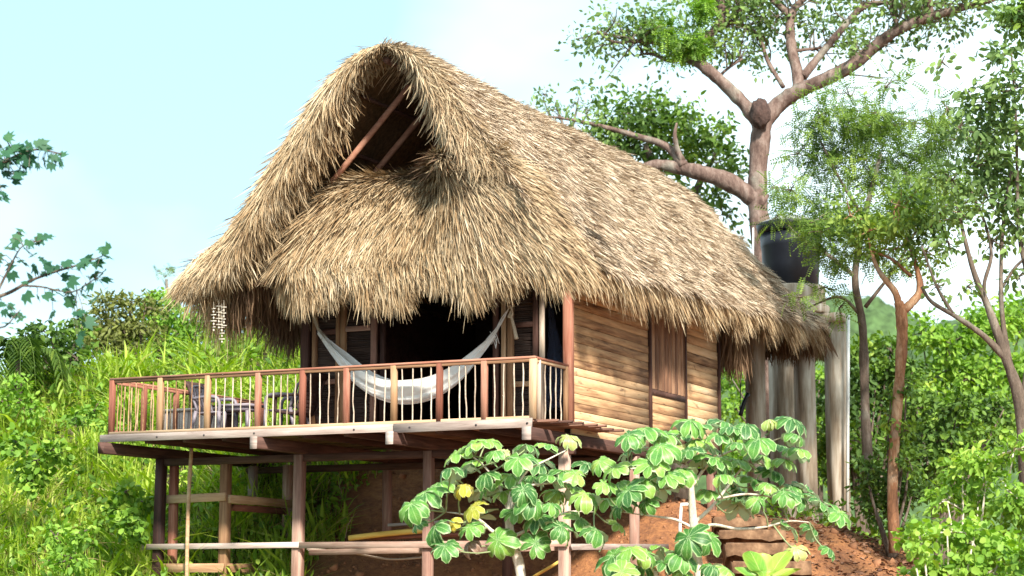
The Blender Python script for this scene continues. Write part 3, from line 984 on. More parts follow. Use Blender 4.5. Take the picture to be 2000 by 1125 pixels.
for s_, N_ in ((-1, 17000), (1, 13000)):
    mb = MB()
    mb.add(*verge_base(s_))
    vb = mb.build('verge_roll', THATCH_BASE, ROOF)
    u = RNG.random(N_)
    T0 = verge_T(s_, u)
    dep = RNG.random(N_) ** 1.1 * np.maximum(0.02, T0 - 0.7)
    yo = y_front(s_, u) + (0.10 * smooth((u - 0.3) / 0.3) if s_ > 0 else 0) - 0.02 - 0.10 * np.sin(dep / np.maximum(T0, .1) * math.pi) + RNG.normal(0, 0.03, N_)
    p, t, n = roof_frame(s_, u, yo)
    p[:, 2] -= dep
    if s_ > 0: d = t * RNG.uniform(0.7, 1.3, N_)[:, None] + np.array([0, 0, -0.35])
    else: d = t * RNG.uniform(0.25, 0.75, N_)[:, None] + np.array([0, 0, -0.75])
    d[:, 1] += RNG.normal(-0.12, 0.16, N_)
    d[:, 0] += RNG.normal(0.08 if s_ < 0 else 0.0, 0.16, N_)
    nn = np.tile([0, -1.0, 0], (N_, 1))
    mb = MB()
    mb.add(*strands(p, d, nn, RNG.uniform(0.55, 1.05, N_) * np.clip(T0 - dep, 0.08, 0.76), RNG.uniform(0.010, 0.024, N_), RNG.uniform(0.0, 0.14, N_) * (1 - 0.7 * smooth((u - 0.3) / 0.3) * (s_ > 0)), 0.05, 0.1))
    # inner layer hanging behind
    M2 = 2500
    u = RNG.random(M2)
    T0 = verge_T(s_, u)
    p = roof_pt(s_, u, y_front(s_, u) + RNG.uniform(0.05, 0.6, M2))
    p[:, 2] -= np.maximum(0.04, T0 - RNG.uniform(0.55, 0.85, M2))
    d = np.stack([RNG.normal(-0.15 * s_, 0.2, M2), RNG.normal(0, 0.2, M2), np.full(M2, -1.0)], 1)
    mb.add(*strands(p, d, np.tile([0, -1.0, 0], (M2, 1)), RNG.uniform(0.5, 1.0, M2) * np.clip(T0 * 0.7, 0.1, 0.68), RNG.uniform(0.015, 0.03, M2), 0.03, 0.0, 0.12))
    mb.build('verge_straw', THATCH_GOLD if s_ < 0 else THATCH_MID, ROOF, kind='stuff')

# drooping corner of the left eave
N_ = 2600
u = RNG.uniform(0.8, 1.0, N_)
p, t, n = roof_frame(-1, u, YF + RNG.random(N_) ** 1.5 * 1.6)
d = np.stack([RNG.normal(-0.12, 0.14, N_), RNG.normal(-0.08, 0.14, N_), np.full(N_, -1.0)], 1)
mb = MB(); mb.add(*strands(p - n * (RNG.random(N_) * 0.25)[:, None], d, np.tile([0, -1.0, 0], (N_, 1)), RNG.uniform(0.4, 1.0, N_) * (0.5 + 0.5 * (u - 0.8) / 0.2), RNG.uniform(0.012, 0.028, N_), RNG.uniform(-0.05, 0.12, N_), 0.0, 0.12))
mb.build('corner_fringe', THATCH_GOLD, ROOF, kind='stuff')

# front apron below the open gable
AP = np.array([(1.35, 4.50), (0.85, 4.38), (0.45, 4.1), (0.08, 3.6), (-0.2, 3.05), (-0.36, 2.6)])


def apron_pt(x, v):
    """x in 0..1 from left to right, v in 0..1 from top to bottom."""
    yy_, zz, _ = prof_at(AP, v)
    xl = np.interp(v, [0, 0.5, 0.85, 1.0], [-4.45, -4.75, -5.0, -4.75])
    xr = np.interp(v, [0, 0.5, 1.0], [-0.85, 0.15, 0.80])
    X = xl + (xr - xl) * x
    e = smooth((x - 0.93) / 0.07) * v
    j = smooth((x - 0.52) / 0.25) * smooth((v + 0.12) / 0.4)
    yy_ = yy_ * (1 - j) + np.minimum(yy_, -0.52) * j + 0.35 * e + 0.4 * smooth((0.1 - x) / 0.1)
    zz = zz + 0.05 * np.sin(X * 3) * v + 0.03 * np.sin(X * 7.3 + 1) * v - 0.15 * (1 - x) * 0
    return np.stack([X, yy_, zz], -1)


us = np.linspace(0, 1, 40)
vs = np.linspace(0, 1, 16)
UU, VV = np.meshgrid(us, vs, indexing='ij')
top = apron_pt(UU.ravel(), VV.ravel())
bot = top + np.array([0, 0.22, -0.12])
top = top + np.array([0, 0.05, -0.04])
i = (np.arange(39)[:, None] * 16 + np.arange(15)[None, :]).ravel()
Qa = np.stack([i, i + 1, i + 17, i + 16], 1)
nv = len(top)
e = np.arange(39) * 16 + 15
Qe = np.stack([e, e + 16, e + 16 + nv, e + nv], 1)
APR = obj('thatch_apron', np.concatenate([top, bot]), np.concatenate([Qa, Qa[:, ::-1] + nv, Qe]), None, THATCH_BASE, HUT, origin=(-2, 0, 3))


def apron_straw(N_, fringe=False, lo=0.0, hi=1.0):
    x = lo + (hi - lo) * RNG.random(N_)
    v = RNG.random(N_) ** 0.85 if not fringe else RNG.uniform(0.9, 1.0, N_)
    p = apron_pt(x, v)
    e = 0.02
    t = apron_pt(x, np.clip(v + e, 0, 1)) - apron_pt(x, np.clip(v - e, 0, 1))
    t /= np.linalg.norm(t, axis=1)[:, None]
    tx = apron_pt(np.clip(x + e, 0, 1), v) - apron_pt(np.clip(x - e, 0, 1), v)
    n = np.cross(tx, t)
    n /= np.linalg.norm(n, axis=1)[:, None]
    n = np.where((n[:, 1] > 0)[:, None], -n, n)
    d = t + RNG.normal(0, 0.12, (N_, 3))
    d[:, 0] += (0.3 if fringe else 0.55) * smooth((x - 0.55) / 0.4) - 0.15 * smooth((0.15 - x) / 0.15)
    if fringe:
        d[:, 2] -= 0.3
        L = RNG.uniform(0.45, 0.85, N_) * (1 + 0.16 * np.sin(p[:, 0] * 4.1) + 0.1 * np.sin(p[:, 0] * 9.7))
        return strands(p + np.array([0, 1, 0]) * (RNG.random(N_) * 0.25)[:, None], d, n, L, RNG.uniform(0.010, 0.023, N_), RNG.uniform(-0.02, 0.05, N_), 0.12, 0.05)
    lift = RNG.uniform(0, 0.1, N_)
    return strands(p - n * 0.03, d, n, RNG.uniform(0.35, 0.7, N_), RNG.uniform(0.010, 0.024, N_), lift, 0.05, 0.02)


mb = MB(); mb.add(*apron_straw(20000, hi=0.72)); mb.build('apron_straw', THATCH_GOLD, APR, kind='stuff')
mb = MB(); mb.add(*apron_straw(12500, lo=0.66)); mb.build('apron_straw', THATCH_MID, APR, kind='stuff')
mb = MB(); mb.add(*apron_straw(9500, True)); mb.build('apron_fringe', THATCH_GOLD, APR, kind='stuff')
# loose, crossing straw on top of the apron
N_ = 1100
x = RNG.random(N_) ** 1.3 * 0.8
p = apron_pt(x, 0.06 + RNG.random(N_) * 0.24)
mb = MB(); mb.add(*strands(p, np.stack([RNG.normal(0, 1, N_), RNG.normal(-0.5, 0.4, N_), RNG.normal(-0.2, 0.25, N_)], 1), np.tile([0, -0.3, 1.0], (N_, 1)), RNG.uniform(0.2, 0.5, N_), RNG.uniform(0.010, 0.023, N_), RNG.uniform(0.0, 0.07, N_), 0.2, 0.1))
mb.build('loose_straw', THATCH_DARK, APR, kind='stuff')

# roof timbers seen through the open gable
for y in (0.55, 1.5, 2.6, 3.8, 5.2, 6.8, 8.4):
    for s_ in (-1, 1):
        p, t, n = roof_frame(s_, np.array([0.02, 0.80 if s_ > 0 else 0.74]), np.array([y, y]))
        q = p - n * 0.42
        MB().tube([q[0], q[1]], 0.055, 7).build('rafter', W_RED, ROOF, origin=(q[0] + q[1]) / 2)
for u in (0.2, 0.4, 0.6):
    for s_ in (-1, 1):
        p, t, n = roof_frame(s_, np.array([u, u]), np.array([0.1, 10.5]))
        q = p - n * 0.34
        MB().tube([q[0], q[1]], 0.035, 6).build('purlin', W_DARK, ROOF, origin=(q[0] + q[1]) / 2)
MB().tube([(-2.5, YF + 0.1, 6.05), (-2.5, 11, 6.5)], 0.06, 7).build('ridge_pole', W_DARK, ROOF, origin=(-2.5, 5, 6.3))
plank('tie_beam', (-5.0, 1.46, 2.72), (0.05, 1.46, 2.72), 0.14, 0.14, W_DARK, HUT)
plank('wall_plate', (-5.07, 1.3, 2.86), (-5.07, 9.1, 2.86), 0.12, 0.12, W_DARK, HUT)
plank('wall_plate', (-0.02, 1.3, 2.86), (-0.02, 9.1, 2.86), 0.12, 0.12, W_DARK, HUT)
plank('eave_pole', (-6.1, -0.1, 2.36), (-6.1, 9, 2.7), 0.09, 0.09, W_DARK, HUT)
plank('eave_pole', (-4.9, 0.35, 2.62), (-7.0, 0.1, 2.4), 0.09, 0.09, W_POST, HUT)

# @@REST@@
# ------------------------------------------------------------------ things on and about the deck
def mat_cloth():
    m, nt, N, L, b = new_mat('hammock_cotton')
    uvn = N.new('ShaderNodeUVMap')
    sp = N.new('ShaderNodeSeparateXYZ')
    L.new(uvn.outputs['UV'], sp.inputs[0])
    r = ramp(N, [(0.0, (0.88, 0.87, 0.85)), (0.22, (0.88, 0.87, 0.85)), (0.24, (0.42, 0.43, 0.47)), (0.275, (0.42, 0.43, 0.47)), (0.295, (0.88, 0.87, 0.85)), (0.36, (0.5, 0.52, 0.56)), (0.375, (0.88, 0.87, 0.85)), (0.62, (0.88, 0.87, 0.85)), (0.64, (0.55, 0.56, 0.6)), (0.67, (0.88, 0.87, 0.85)), (1.0, (0.88, 0.87, 0.85))])
    L.new(sp.outputs['X'], r.inputs['Fac'])
    L.new(r.outputs['Color'], b.inputs['Base Color'])
    b.inputs['Roughness'].default_value = 0.9
    wv = N.new('ShaderNodeTexWave'); wv.inputs['Scale'].default_value = 60
    L.new(uvn.outputs['UV'], wv.inputs['Vector'])
    bm = N.new('ShaderNodeBump'); bm.inputs['Strength'].default_value = 0.2; bm.inputs['Distance'].default_value = 0.01
    L.new(wv.outputs['Fac'], bm.inputs['Height']); L.new(bm.outputs['Normal'], b.inputs['Normal'])
    tr = N.new('ShaderNodeBsdfTranslucent'); tr.inputs['Color'].default_value = (0.8, 0.79, 0.76, 1)
    ms = N.new('ShaderNodeMixShader'); ms.inputs[0].default_value = 0.25
    L.new(b.outputs[0], ms.inputs[1]); L.new(tr.outputs[0], ms.inputs[2]); L.new(ms.outputs[0], N['Material Output'].inputs['Surface'])
    return m


COTTON = mat_cloth()
ROPE = mat_plain('rope_fibre', (0.55, 0.47, 0.36), 0.9, scale=40)
HL = on_y(611, 612, 1.36)
HRt = on_y(994, 602, 1.36)
HAM = thing('hammock', tuple((HL + HRt) / 2 + np.array([0, 0, -1.3])), 'white cotton hammock with grey stripes slung between the front posts above the deck', 'hammock')
# centre line of the cloth, sagging to the lower right
cl = spline([on_y(622, 650, 1.2), on_y(660, 694, 0.95), on_y(708, 740, 0.7), on_y(765, 765, 0.6), on_y(825, 764, 0.6), on_y(880, 738, 0.7), on_y(925, 698, 0.95), on_y(966, 655, 1.2)], 7)
m_ = len(cl)
s_ = np.linspace(0, 1, m_)
half = 0.06 + 0.47 * np.sin(np.clip((s_ - 0.0) / 1.0, 0, 1) * math.pi) ** 1.15
nw = 41
Vh = np.zeros((m_, nw, 3)); UVh = np.zeros((m_, nw, 2))
tg = np.gradient(cl, axis=0); tg /= np.linalg.norm(tg, axis=1)[:, None]
for i in range(m_):
    a = np.linspace(-1, 1, nw)
    up_ = nrm(np.array([0, 0, 1.0]) - tg[i] * tg[i][2])
    sd_ = nrm(np.cross(tg[i], up_))
    # folded cross-section: a deep trough, its two rims a little apart
    wid_ = 0.36 * half[i]; hgt_ = 0.34 * half[i] + 0.012
    ruffle = (0.016 * np.sin(a * 15 + s_[i] * 5) + 0.008 * np.sin(a * 31 - s_[i] * 9)) * (0.4 + half[i])
    off = sd_[None] * (wid_ * np.sin(a * math.pi / 2) + ruffle)[:, None] + up_[None] * (hgt_ * 2.0 * (1 - np.cos(a * math.pi / 2)) - hgt_)[:, None]
    off += up_[None] * (0.02 * np.sin(s_[i] * 23 + a * 2) * np.abs(a) ** 3 * half[i])[:, None]
    Vh[i] = cl[i] + off
    UVh[i, :, 0] = (a + 1) / 2; UVh[i, :, 1] = s_[i]
ii = (np.arange(m_ - 1)[:, None] * nw + np.arange(nw - 1)[None, :]).ravel()
obj('cloth', Vh.reshape(-1, 3), np.stack([ii, ii + 1, ii + nw + 1, ii + nw], 1), None, COTTON, HAM, smooth_=True, uv=UVh.reshape(-1, 2))
for end, pts in ((0, [on_y(622, 650, 1.25), HL]), (-1, [on_y(966, 655, 1.25), HRt])):
    mb = MB()
    for k in range(9):
        a_ = Vh[2 if end == 0 else -3, int(k * (nw - 1) / 8)]
        mb.tube(spline([a_, pts[0] * 0.5 + pts[1] * 0.5 + RNG.normal(0, 0.012, 3), pts[1]], 4), 0.008, 5, False)
    mb.build('cord', COTTON if end == -1 else ROPE, HAM, kind='stuff')
mb = MB()
for k in range(7):
    p0 = on_y(962 + RNG.uniform(-6, 6), 650 + RNG.uniform(-5, 8), 1.22)
    mb.tube(spline([p0, p0 + np.array([0.05 + RNG.normal(0, .03), 0, -0.12]), p0 + np.array([0.06 + RNG.normal(0, .04), 0, -0.22])], 3), 0.006, 4, False)
mb.build('tassel', COTTON, HAM, kind='stuff')
mb = MB()
mb.tube(spline([HRt, HRt + (0.05, -0.05, 0.03), HRt + (0.09, -0.05, -0.12), HRt + (0.02, -0.06, -0.16), HRt + (0.06, -0.04, -0.05)], 4), 0.018, 6)
mb.tube(spline([on_y(997, 612, 1.3), on_y(1003, 635, 1.3), on_y(1009, 662, 1.28)], 4), np.linspace(0.018, 0.035, 9), 6)
mb.build('rope_tail', ROPE, HAM)

# mosquito net seen through the gap beside the right corner post
NETM, nt, N, L, b = new_mat('net_gauze')
b.inputs['Base Color'].default_value = (0.10, 0.14, 0.26, 1); b.inputs['Roughness'].default_value = 0.9; b.inputs['Alpha'].default_value = 0.45
net_t = np.array([-0.72, 2.3, 2.35])
mb = MB()
aa = np.linspace(0, 2 * math.pi, 40, endpoint=False)
Pn = []
for t in np.linspace(0, 1, 12):
    r_ = 0.03 + 0.26 * t ** 1.4
    r2 = r_ * (1 + 0.12 * np.sin(aa * 9) * t)
    Pn.append(np.stack([net_t[0] + np.cos(aa) * r2 + 0.22 * t, net_t[1] + np.sin(aa) * r2, np.full(40, net_t[2] - 2.0 * t)], 1))
i = np.arange(11)[:, None] * 40
j = np.arange(40)[None, :]
Qn = np.stack([(i + j), (i + (j + 1) % 40), (i + 40 + (j + 1) % 40), (i + 40 + j)], -1).reshape(-1, 4)
o = obj('mosquito_net', np.concatenate(Pn), Qn, None, NETM, None, origin=net_t, smooth_=True)
tag(o, 'bluish gauze mosquito net hanging inside the room beside the right corner post', 'mosquito net')

# shell wind chime under the left eave
SHELL = mat_plain('white_shell', (0.5, 0.46, 0.39), 0.4)
CH = thing('wind_chime', on_y(428, 600, -0.45), 'white shell wind chime dangling from the left eave thatch', 'wind chime')
for (cx, y0, y1) in ((417, 603, 645), (427, 598, 640), (433, 606, 668), (437, 600, 636)):
    a = on_y(cx, y0, -0.45 + RNG.normal(0, 0.04)); b_ = on_y(cx + 0.5, y1, -0.45)
    mb = MB().tube([a + (0, 0, 0.12), b_], 0.004, 4)
    st = mb.build('string', ROPE, CH, origin=a)
    n_ = max(5, int((y1 - y0) / 5.5))
    mb = MB()
    for k in range(n_ + 1):
        c = a + (b_ - a) * k / n_
        if k % 2 == 0:
            an = RNG.uniform(-0.5, 0.5)
            mb.tube([c - (0.05 * math.cos(an), 0.05 * math.sin(an), 0), c + (0.05 * math.cos(an), 0.05 * math.sin(an), 0)], 0.009, 5)
        else:
            mb.tube([c + (0, 0, 0.018), c, c - (0, 0, 0.018)], [0.008, 0.018, 0.008], 6)
    mb.build('shell', SHELL, st, kind='stuff')

# furniture on the left part of the deck
PLASTIC = mat_plain('grey_plastic', (0.23, 0.20, 0.23), 0.45, var=0.08, scale=3, bump=0.02)
LW = mat_wood('lounger_wood', [(0.1, (0.016, 0.008, 0.008)), (0.5, (0.05, 0.025, 0.022)), (0.9, (0.11, 0.06, 0.05))], rand=0.2)


def armchair(px, Y, face, label):
    base = on_y(px, 838, Y); base[2] = 0.0
    t = thing('plastic_armchair', base, label, 'armchair', 'grey plastic armchairs on the deck')
    f = face  # +1 looks to the right

    def q(x, y, z): return base + np.array([f * x, y, z])
    # seat: slightly dished sheet with thickness
    mb = MB()
    for a_, b_, dz in ((-0.22, 0.22, 0),):
        xs = np.linspace(-0.22, 0.24, 6); ys = np.linspace(-0.23, 0.23, 6)
        X, Y2 = np.meshgrid(xs, ys, indexing='ij')
        Z = 0.43 - 0.02 * np.cos(Y2 / 0.23 * 1.4) - 0.03 * (0.24 - X)
        top = np.stack([X, Y2, Z], -1).reshape(-1, 3)
        Vv = np.concatenate([top, top - (0, 0, 0.025)])
        i = (np.arange(5)[:, None] * 6 + np.arange(5)[None]).ravel()
        Qq = np.stack([i, i + 6, i + 7, i + 1], 1)
        rim = [0, 1, 2, 3, 4, 5, 11, 17, 23, 29, 35, 34, 33, 32, 31, 30, 24, 18, 12, 6]
        R_ = [(rim[k], rim[(k + 1) % 20], rim[(k + 1) % 20] + 36, rim[k] + 36) for k in range(20)]
        mb.add([q(*v) for v in Vv], np.concatenate([Qq, Qq[:, ::-1] + 36, R_]))
    mb.build('seat', PLASTIC, t, smooth_=False)
    mb = MB()
    for k in range(5):
        yy_ = -0.17 + k * 0.085
        mb.tube([q(-0.2, yy_, 0.44), q(-0.27, yy_ * 1.05, 0.65), q(-0.33, yy_ * 1.1, 0.86)], [0.022, 0.02, 0.02], 5)
    mb.tube(spline([q(-0.2, -0.24, 0.44), q(-0.3, -0.25, 0.7), q(-0.35, -0.2, 0.86), q(-0.36, 0, 0.9), q(-0.35, 0.2, 0.86), q(-0.3, 0.25, 0.7), q(-0.2, 0.24, 0.44)], 4), 0.025, 6)
    mb.build('backrest', PLASTIC, t, smooth_=True)
    for s in (-1, 1):
        MB().tube(spline([q(-0.28, s * 0.26, 0.66), q(0.0, s * 0.29, 0.68), q(0.22, s * 0.28, 0.66), q(0.28, s * 0.27, 0.55), q(0.27, s * 0.26, 0.4)], 4), 0.03, 7).build('armrest', PLASTIC, t, smooth_=True)
        MB().tube([q(0.27, s * 0.26, 0.42), q(0.29, s * 0.27, 0.0)], [0.035, 0.022], 7).build('leg', PLASTIC, t, smooth_=True)
        MB().tube([q(-0.22, s * 0.25, 0.44), q(-0.32, s * 0.27, 0.0)], [0.035, 0.022], 7).build('leg', PLASTIC, t, smooth_=True)
    return t


armchair(418, 1.05, 1, 'grey plastic armchair left of the low table facing right')
armchair(560, 1.15, -1, 'grey plastic armchair right of the low table in front of the dark recliner')
tb = on_y(472, 838, 1.1); tb[2] = 0
TBL = thing('side_table', tb, 'small grey table between the two plastic armchairs', 'table')
obj('table_top', *box(tb + (-0.3, -0.26, 0.50), tb + (0.3, 0.26, 0.545)), None, PLASTIC, TBL)
obj('apron', *box(tb + (-0.26, -0.22, 0.43), tb + (0.26, 0.22, 0.497)), None, PLASTIC, TBL)
for sx in (-1, 1):
    for sy in (-1, 1):
        obj('leg', *beam(tb + (sx * 0.25, sy * 0.2, 0), tb + (sx * 0.235, sy * 0.19, 0.43), 0.05, 0.05, (0, 1, 0)), None, PLASTIC, TBL)


def recliner(px, Y, f, label, tall):
    base = on_y(px, 838, Y); base[2] = 0.0
    t = thing('wooden_recliner', base, label, 'chair', 'dark wooden chairs on the deck')

    def q(x, y, z): return base + np.array([f * x, y, z])
    H = tall
    prof = spline([q(0.3, 0, 0.40), q(0.0, 0, 0.34), q(-0.2, 0, 0.36), q(-0.30, 0, 0.6), q(-0.36, 0, 0.85), q(-0.46, 0, H)], 4)
    for s in (-1, 1):
        MB().tube(prof + (0, s * 0.27, 0), 0.03, 6).build('side_rail', LW, t, smooth_=True)
        plank('leg', q(0.28, s * 0.27, 0), q(0.26, s * 0.27, 0.62), 0.055, 0.04, LW, t, up=(0, 1, 0))
        plank('leg', q(-0.36, s * 0.27, 0), q(-0.2, s * 0.27, 0.5), 0.055, 0.04, LW, t, up=(0, 1, 0))
        plank('armrest', q(-0.33, s * 0.29, 0.66), q(0.36, s * 0.29, 0.63), 0.08, 0.03, LW, t)
    for k in range(1, len(prof) - 1):
        d = nrm(prof[k + 1] - prof[k - 1])
        V_, Q_ = beam(prof[k] + (0, -0.27, 0), prof[k] + (0, 0.27, 0), 0.07 if k > 8 else 0.075, 0.02, np.cross(d, (0, 1, 0)))
        obj('slat', V_, Q_, None, LW, t, origin=prof[k])
    V_, Q_ = beam(prof[-1] + (0, -0.31, -0.03), prof[-1] + (0, 0.31, -0.03), 0.12, 0.035, np.cross(nrm(prof[-1] - prof[-2]), (0, 1, 0)))
    obj('headboard', V_, Q_, None, LW, t)


recliner(578, 1.12, -1, 'tall dark slatted wooden recliner leaning back against the left front post', 1.02)
recliner(420, 2.3, 1, 'dark wooden chair standing behind the left grey armchair', 1.1)
# low slatted bench along the left
bx0 = on_y(318, 836, 2.0)[0]; bx1 = on_y(440, 836, 2.0)[0]
bz = on_y(360, 800, 2.0)[2]
BN = thing('slatted_bench', (bx0 * 0.5 + bx1 * 0.5, 2.2, 0), 'low grey bench fronted with upright slats behind the left end of the railing', 'bench')
obj('bench_top', *box((bx0 - 0.03, 1.96, bz - 0.03), (bx1 + 0.03, 2.5, bz + 0.02)), None, W_GREY, BN)
obj('bench_body', *box((bx0 + 0.02, 2.02, 0.02), (bx1 - 0.02, 2.46, bz - 0.032)), None, W_DARK, BN)
x = bx0
while x < bx1 - 0.05:
    w = RNG.uniform(0.05, 0.075)
    plank('slat', (x + w / 2, 2.0, 0.01), (x + w / 2, 2.0, bz - 0.034), w - 0.008, 0.02, W_GREY, BN, up=(0, 1, 0))
    x += w

# bamboo cane and planks stacked on the bank under the floor
MB().tube(spline([on_y(682, 1051, 2.0), on_y(760, 1042, 2.05), on_y(850, 1034, 2.1)], 4), 0.052, 9)
bp = MB().tube(spline([on_y(682, 1051, 2.0), on_y(760, 1042, 2.05), on_y(860, 1033, 2.1)], 4), 0.05, 9).build('bamboo_cane', BAMBOO, None, origin=on_y(760, 1042, 2.05), smooth_=True)
tag(bp, 'thick yellow bamboo cane lying on the planks under the hut floor', 'bamboo cane')
for k, (a, b_, lab) in enumerate((((725, 1052, 2.3), (900, 1044, 2.3), 'reddish plank lying just below the yellow bamboo cane'), ((765, 1026, 2.9), (900, 1018, 2.9), 'grey plank under the floor above the yellow bamboo cane'), ((705, 1066, 2.5), (860, 1056, 2.5), 'lowest brown plank under the yellow bamboo cane'))):
    o = plank('loose_plank', on_y(*a), on_y(*b_), 0.3, 0.05, [W_RED, W_GREY, W_POST][k], None, label=lab)
    tag(o, None, 'plank', 'planks stored under the hut')
o = plank('leaning_lath', on_y(1040, 1128, 2.2), on_y(1098, 1094, 2.2), 0.07, 0.04, BAMBOO, None)
tag(o, 'pale yellow lath leaning under the hut behind the sapling trunk', 'lath')

# ------------------------------------------------------------------ water tank on its concrete tower
CONC = mat_plain('mossy_concrete', None, 0.9, scale=6.5, zs=0.12, bump=0.35, stops=[(0.28, (0.14, 0.10, 0.07)), (0.44, (0.31, 0.245, 0.18)), (0.56, (0.43, 0.37, 0.30)), (0.7, (0.60, 0.55, 0.47))])
DT = 43.5
pt = at(1548, 585, DT)
TW = thing('tank_tower', (pt[0], pt[1], gz(pt)), 'round mossy concrete platform on tall concrete pillars behind the hut', 'tank tower')
cx_, cy_ = pt[0], pt[1]


def disc(r, z0, z1, n=36, r2=None):
    return MB().tube([(cx_, cy_, z0), (cx_, cy_, z0 + 0.03), (cx_, cy_, z1 - 0.03), (cx_, cy_, z1)], [r * 0.98, r, r, r * 0.98], n)


zs = at(1548, 603, DT)[2]; zt = at(1548, 562, DT)[2]
disc(0.76, zs + 0.03, zt).build('platform', CONC, TW)
disc(0.85, zs - 0.16, zs + 0.03).build('platform_slab', CONC, TW)
obj('ring_beam', *box(np.array([cx_ - 0.95, cy_ - 0.2, zs - 0.36]), np.array([cx_ + 1.2, cy_ + 0.2, zs - 0.17])), None, CONC, TW)
for px, dd_, w in ((1477, 42.6, 0.34), (1573, 42.7, 0.36), (1635, 43.3, 0.38), (1530, 44.4, 0.5)):
    p = at(px, 800, dd_); g = gz(p) - 0.3
    wv_ = 0.01
    V_, Q_, T_ = tube([(p[0], p[1], g), (p[0] + RNG.normal(0, wv_), p[1], (g + zs) / 2), (p[0], p[1], zs - 0.165)], w * 0.7, 4)
    obj('pillar', V_, Q_, T_, CONC, TW, origin=(p[0], p[1], g))
TANKM = mat_plain('black_polyethylene', (0.012, 0.014, 0.02), 0.38, var=0.2, scale=3, bump=0.02)
tz0 = zt + 0.005; tz1 = at(1540, 432, DT)[2]
TK = thing('water_tank', (cx_, cy_, tz0), 'black plastic water tank with a wide rim standing on the concrete platform', 'water tank')
hh = tz1 - tz0
prof = [(0.60, 0), (0.63, 0.04), (0.655, hh * 0.3), (0.66, hh * 0.31), (0.675, hh * 0.58), (0.69, hh * 0.6), (0.70, hh * 0.80)]
MB().tube([(cx_ - 0.02, cy_, tz0 + z) for r_, z in prof], [r_ for r_, z in prof], 36).build('tank_body', TANKM, TK, smooth_=True)
prof = [(0.72, hh * 0.80 + .003), (0.76, hh * 0.82), (0.78, hh * 0.9), (0.79, hh * 0.93), (0.77, hh * 0.95)]
MB().tube([(cx_ - 0.02, cy_, tz0 + z) for r_, z in prof], [r_ for r_, z in prof], 36).build('tank_rim', TANKM, TK, smooth_=True)
prof = [(0.74, hh * 0.951), (0.7, hh * 0.97), (0.4, hh * 1.05), (0.1, hh * 1.08)]
MB().tube([(cx_ - 0.02, cy_, tz0 + z) for r_, z in prof], [r_ for r_, z in prof], 36).build('tank_lid', mat_plain('dusty_lid', (0.22, 0.23, 0.22), 0.6), TK, smooth_=True)
PVC = mat_plain('white_pvc', (0.72, 0.72, 0.70), 0.4, var=0.06, bump=0.02)
pp = at(1655, 985, 42.9)
o = MB().tube([at(1655, 1000, 42.9), at(1656, 800, 42.9), at(1657, 615, 42.9)], 0.038, 8).build('water_pipe', PVC, None, origin=pp, smooth_=True)
tag(o, 'white plastic downpipe running up beside the rightmost concrete pillar', 'pipe')
o = MB().tube([at(1472, 600, 42.3), at(1471, 500, 42.3), at(1471, 445, 42.3)], 0.02, 8).build('thin_pipe', PVC, None, origin=at(1472, 600, 42.3), smooth_=True)
tag(o, 'thin pale pipe standing at the left side of the black tank', 'pipe')
o = MB().tube([at(1345, 985, 33.5), at(1331, 985, 33.5), at(1330, 992, 33.5), at(1328, 1030, 33.5), at(1328, 1062, 33.5)], 0.028, 8).build('tap_pipe', PVC, None, origin=at(1328, 1060, 33.5))
tag(o, 'short white tap pipe with a bent top standing on the red earth', 'pipe')
o = MB().tube(spline([at(1446, 812, 41), at(1452, 790, 41), at(1462, 768, 41)], 3), 0.05, 7).build('black_hose', TANKM, None, origin=at(1446, 812, 41))
tag(o, 'short black hose slanting up beside the left concrete pillar', 'hose')
o = MB().tube([at(1445, 800, 40), at(1447, 735, 40), at(1448, 690, 40)], 0.012, 5).build('hanging_cord', TANKM, None, origin=at(1448, 690, 40))
tag(o, 'thin dark cord hanging between the back of the hut and the left pillar', 'cord')

# ------------------------------------------------------------------ stone steps up the red bank
STONE = mat_plain('earthy_stone', None, 0.95, scale=5, bump=0.6, stops=[(0.3, (0.05, 0.027, 0.015)), (0.5, (0.15, 0.082, 0.045)), (0.7, (0.27, 0.165, 0.095))])
sp_ = at(1480, 1060, 33.5)
STP = thing('garden_steps', sp_, 'rough earth-stained block steps climbing the red bank', 'steps')
for k, (xa, xb, yt, yb, d_) in enumerate(((1432, 1585, 1096, 1120, 32.2), (1418, 1555, 1060, 1083, 33.2), (1405, 1535, 1034, 1052, 34.2), (1395, 1500, 1010, 1026, 35.2))):
    a = at(xa, yt, d_); b_ = at(xb, yt, d_); c = at(xa, yb, d_)
    xs = np.linspace(0, 1, 9)
    fr_, bk = [], []
    V_ = []
    for t in xs:
        p = a + (b_ - a) * t
        j = RNG.normal(0, 0.018, 4)
        V_ += [p + np.array([0, 0, c[2] - a[2] - 0.02 + j[0]]) + FH * 0.0, p + (0, 0, -0.03 + j[1]) + FH * j[2] * 0.6, p + FH * 0.04 + (0, 0, j[1] * 0.4), p + FH * 0.5 + (0, 0, j[3] * 0.3), p + FH * 0.5 + (0, 0, -0.5)]
    Qq = []
    for i in range(8):
        for k2 in range(4):
            Qq.append((i * 5 + k2, (i + 1) * 5 + k2, (i + 1) * 5 + k2 + 1, i * 5 + k2 + 1))
    Qq.append((0, 1, 3, 4)); Qq.append((40, 44, 43, 41))
    obj('step_block', V_, Qq, None, STONE, STP, origin=(a + b_) / 2)


# ------------------------------------------------------------------ vegetation
def rot_frames(dirs, ups, roll=None):
    x = dirs / (np.linalg.norm(dirs, axis=1)[:, None] + 1e-9)
    y = np.cross(ups, x); y /= np.linalg.norm(y, axis=1)[:, None] + 1e-9
    z = np.cross(x, y)
    return np.stack([x, y, z], 2)          # columns


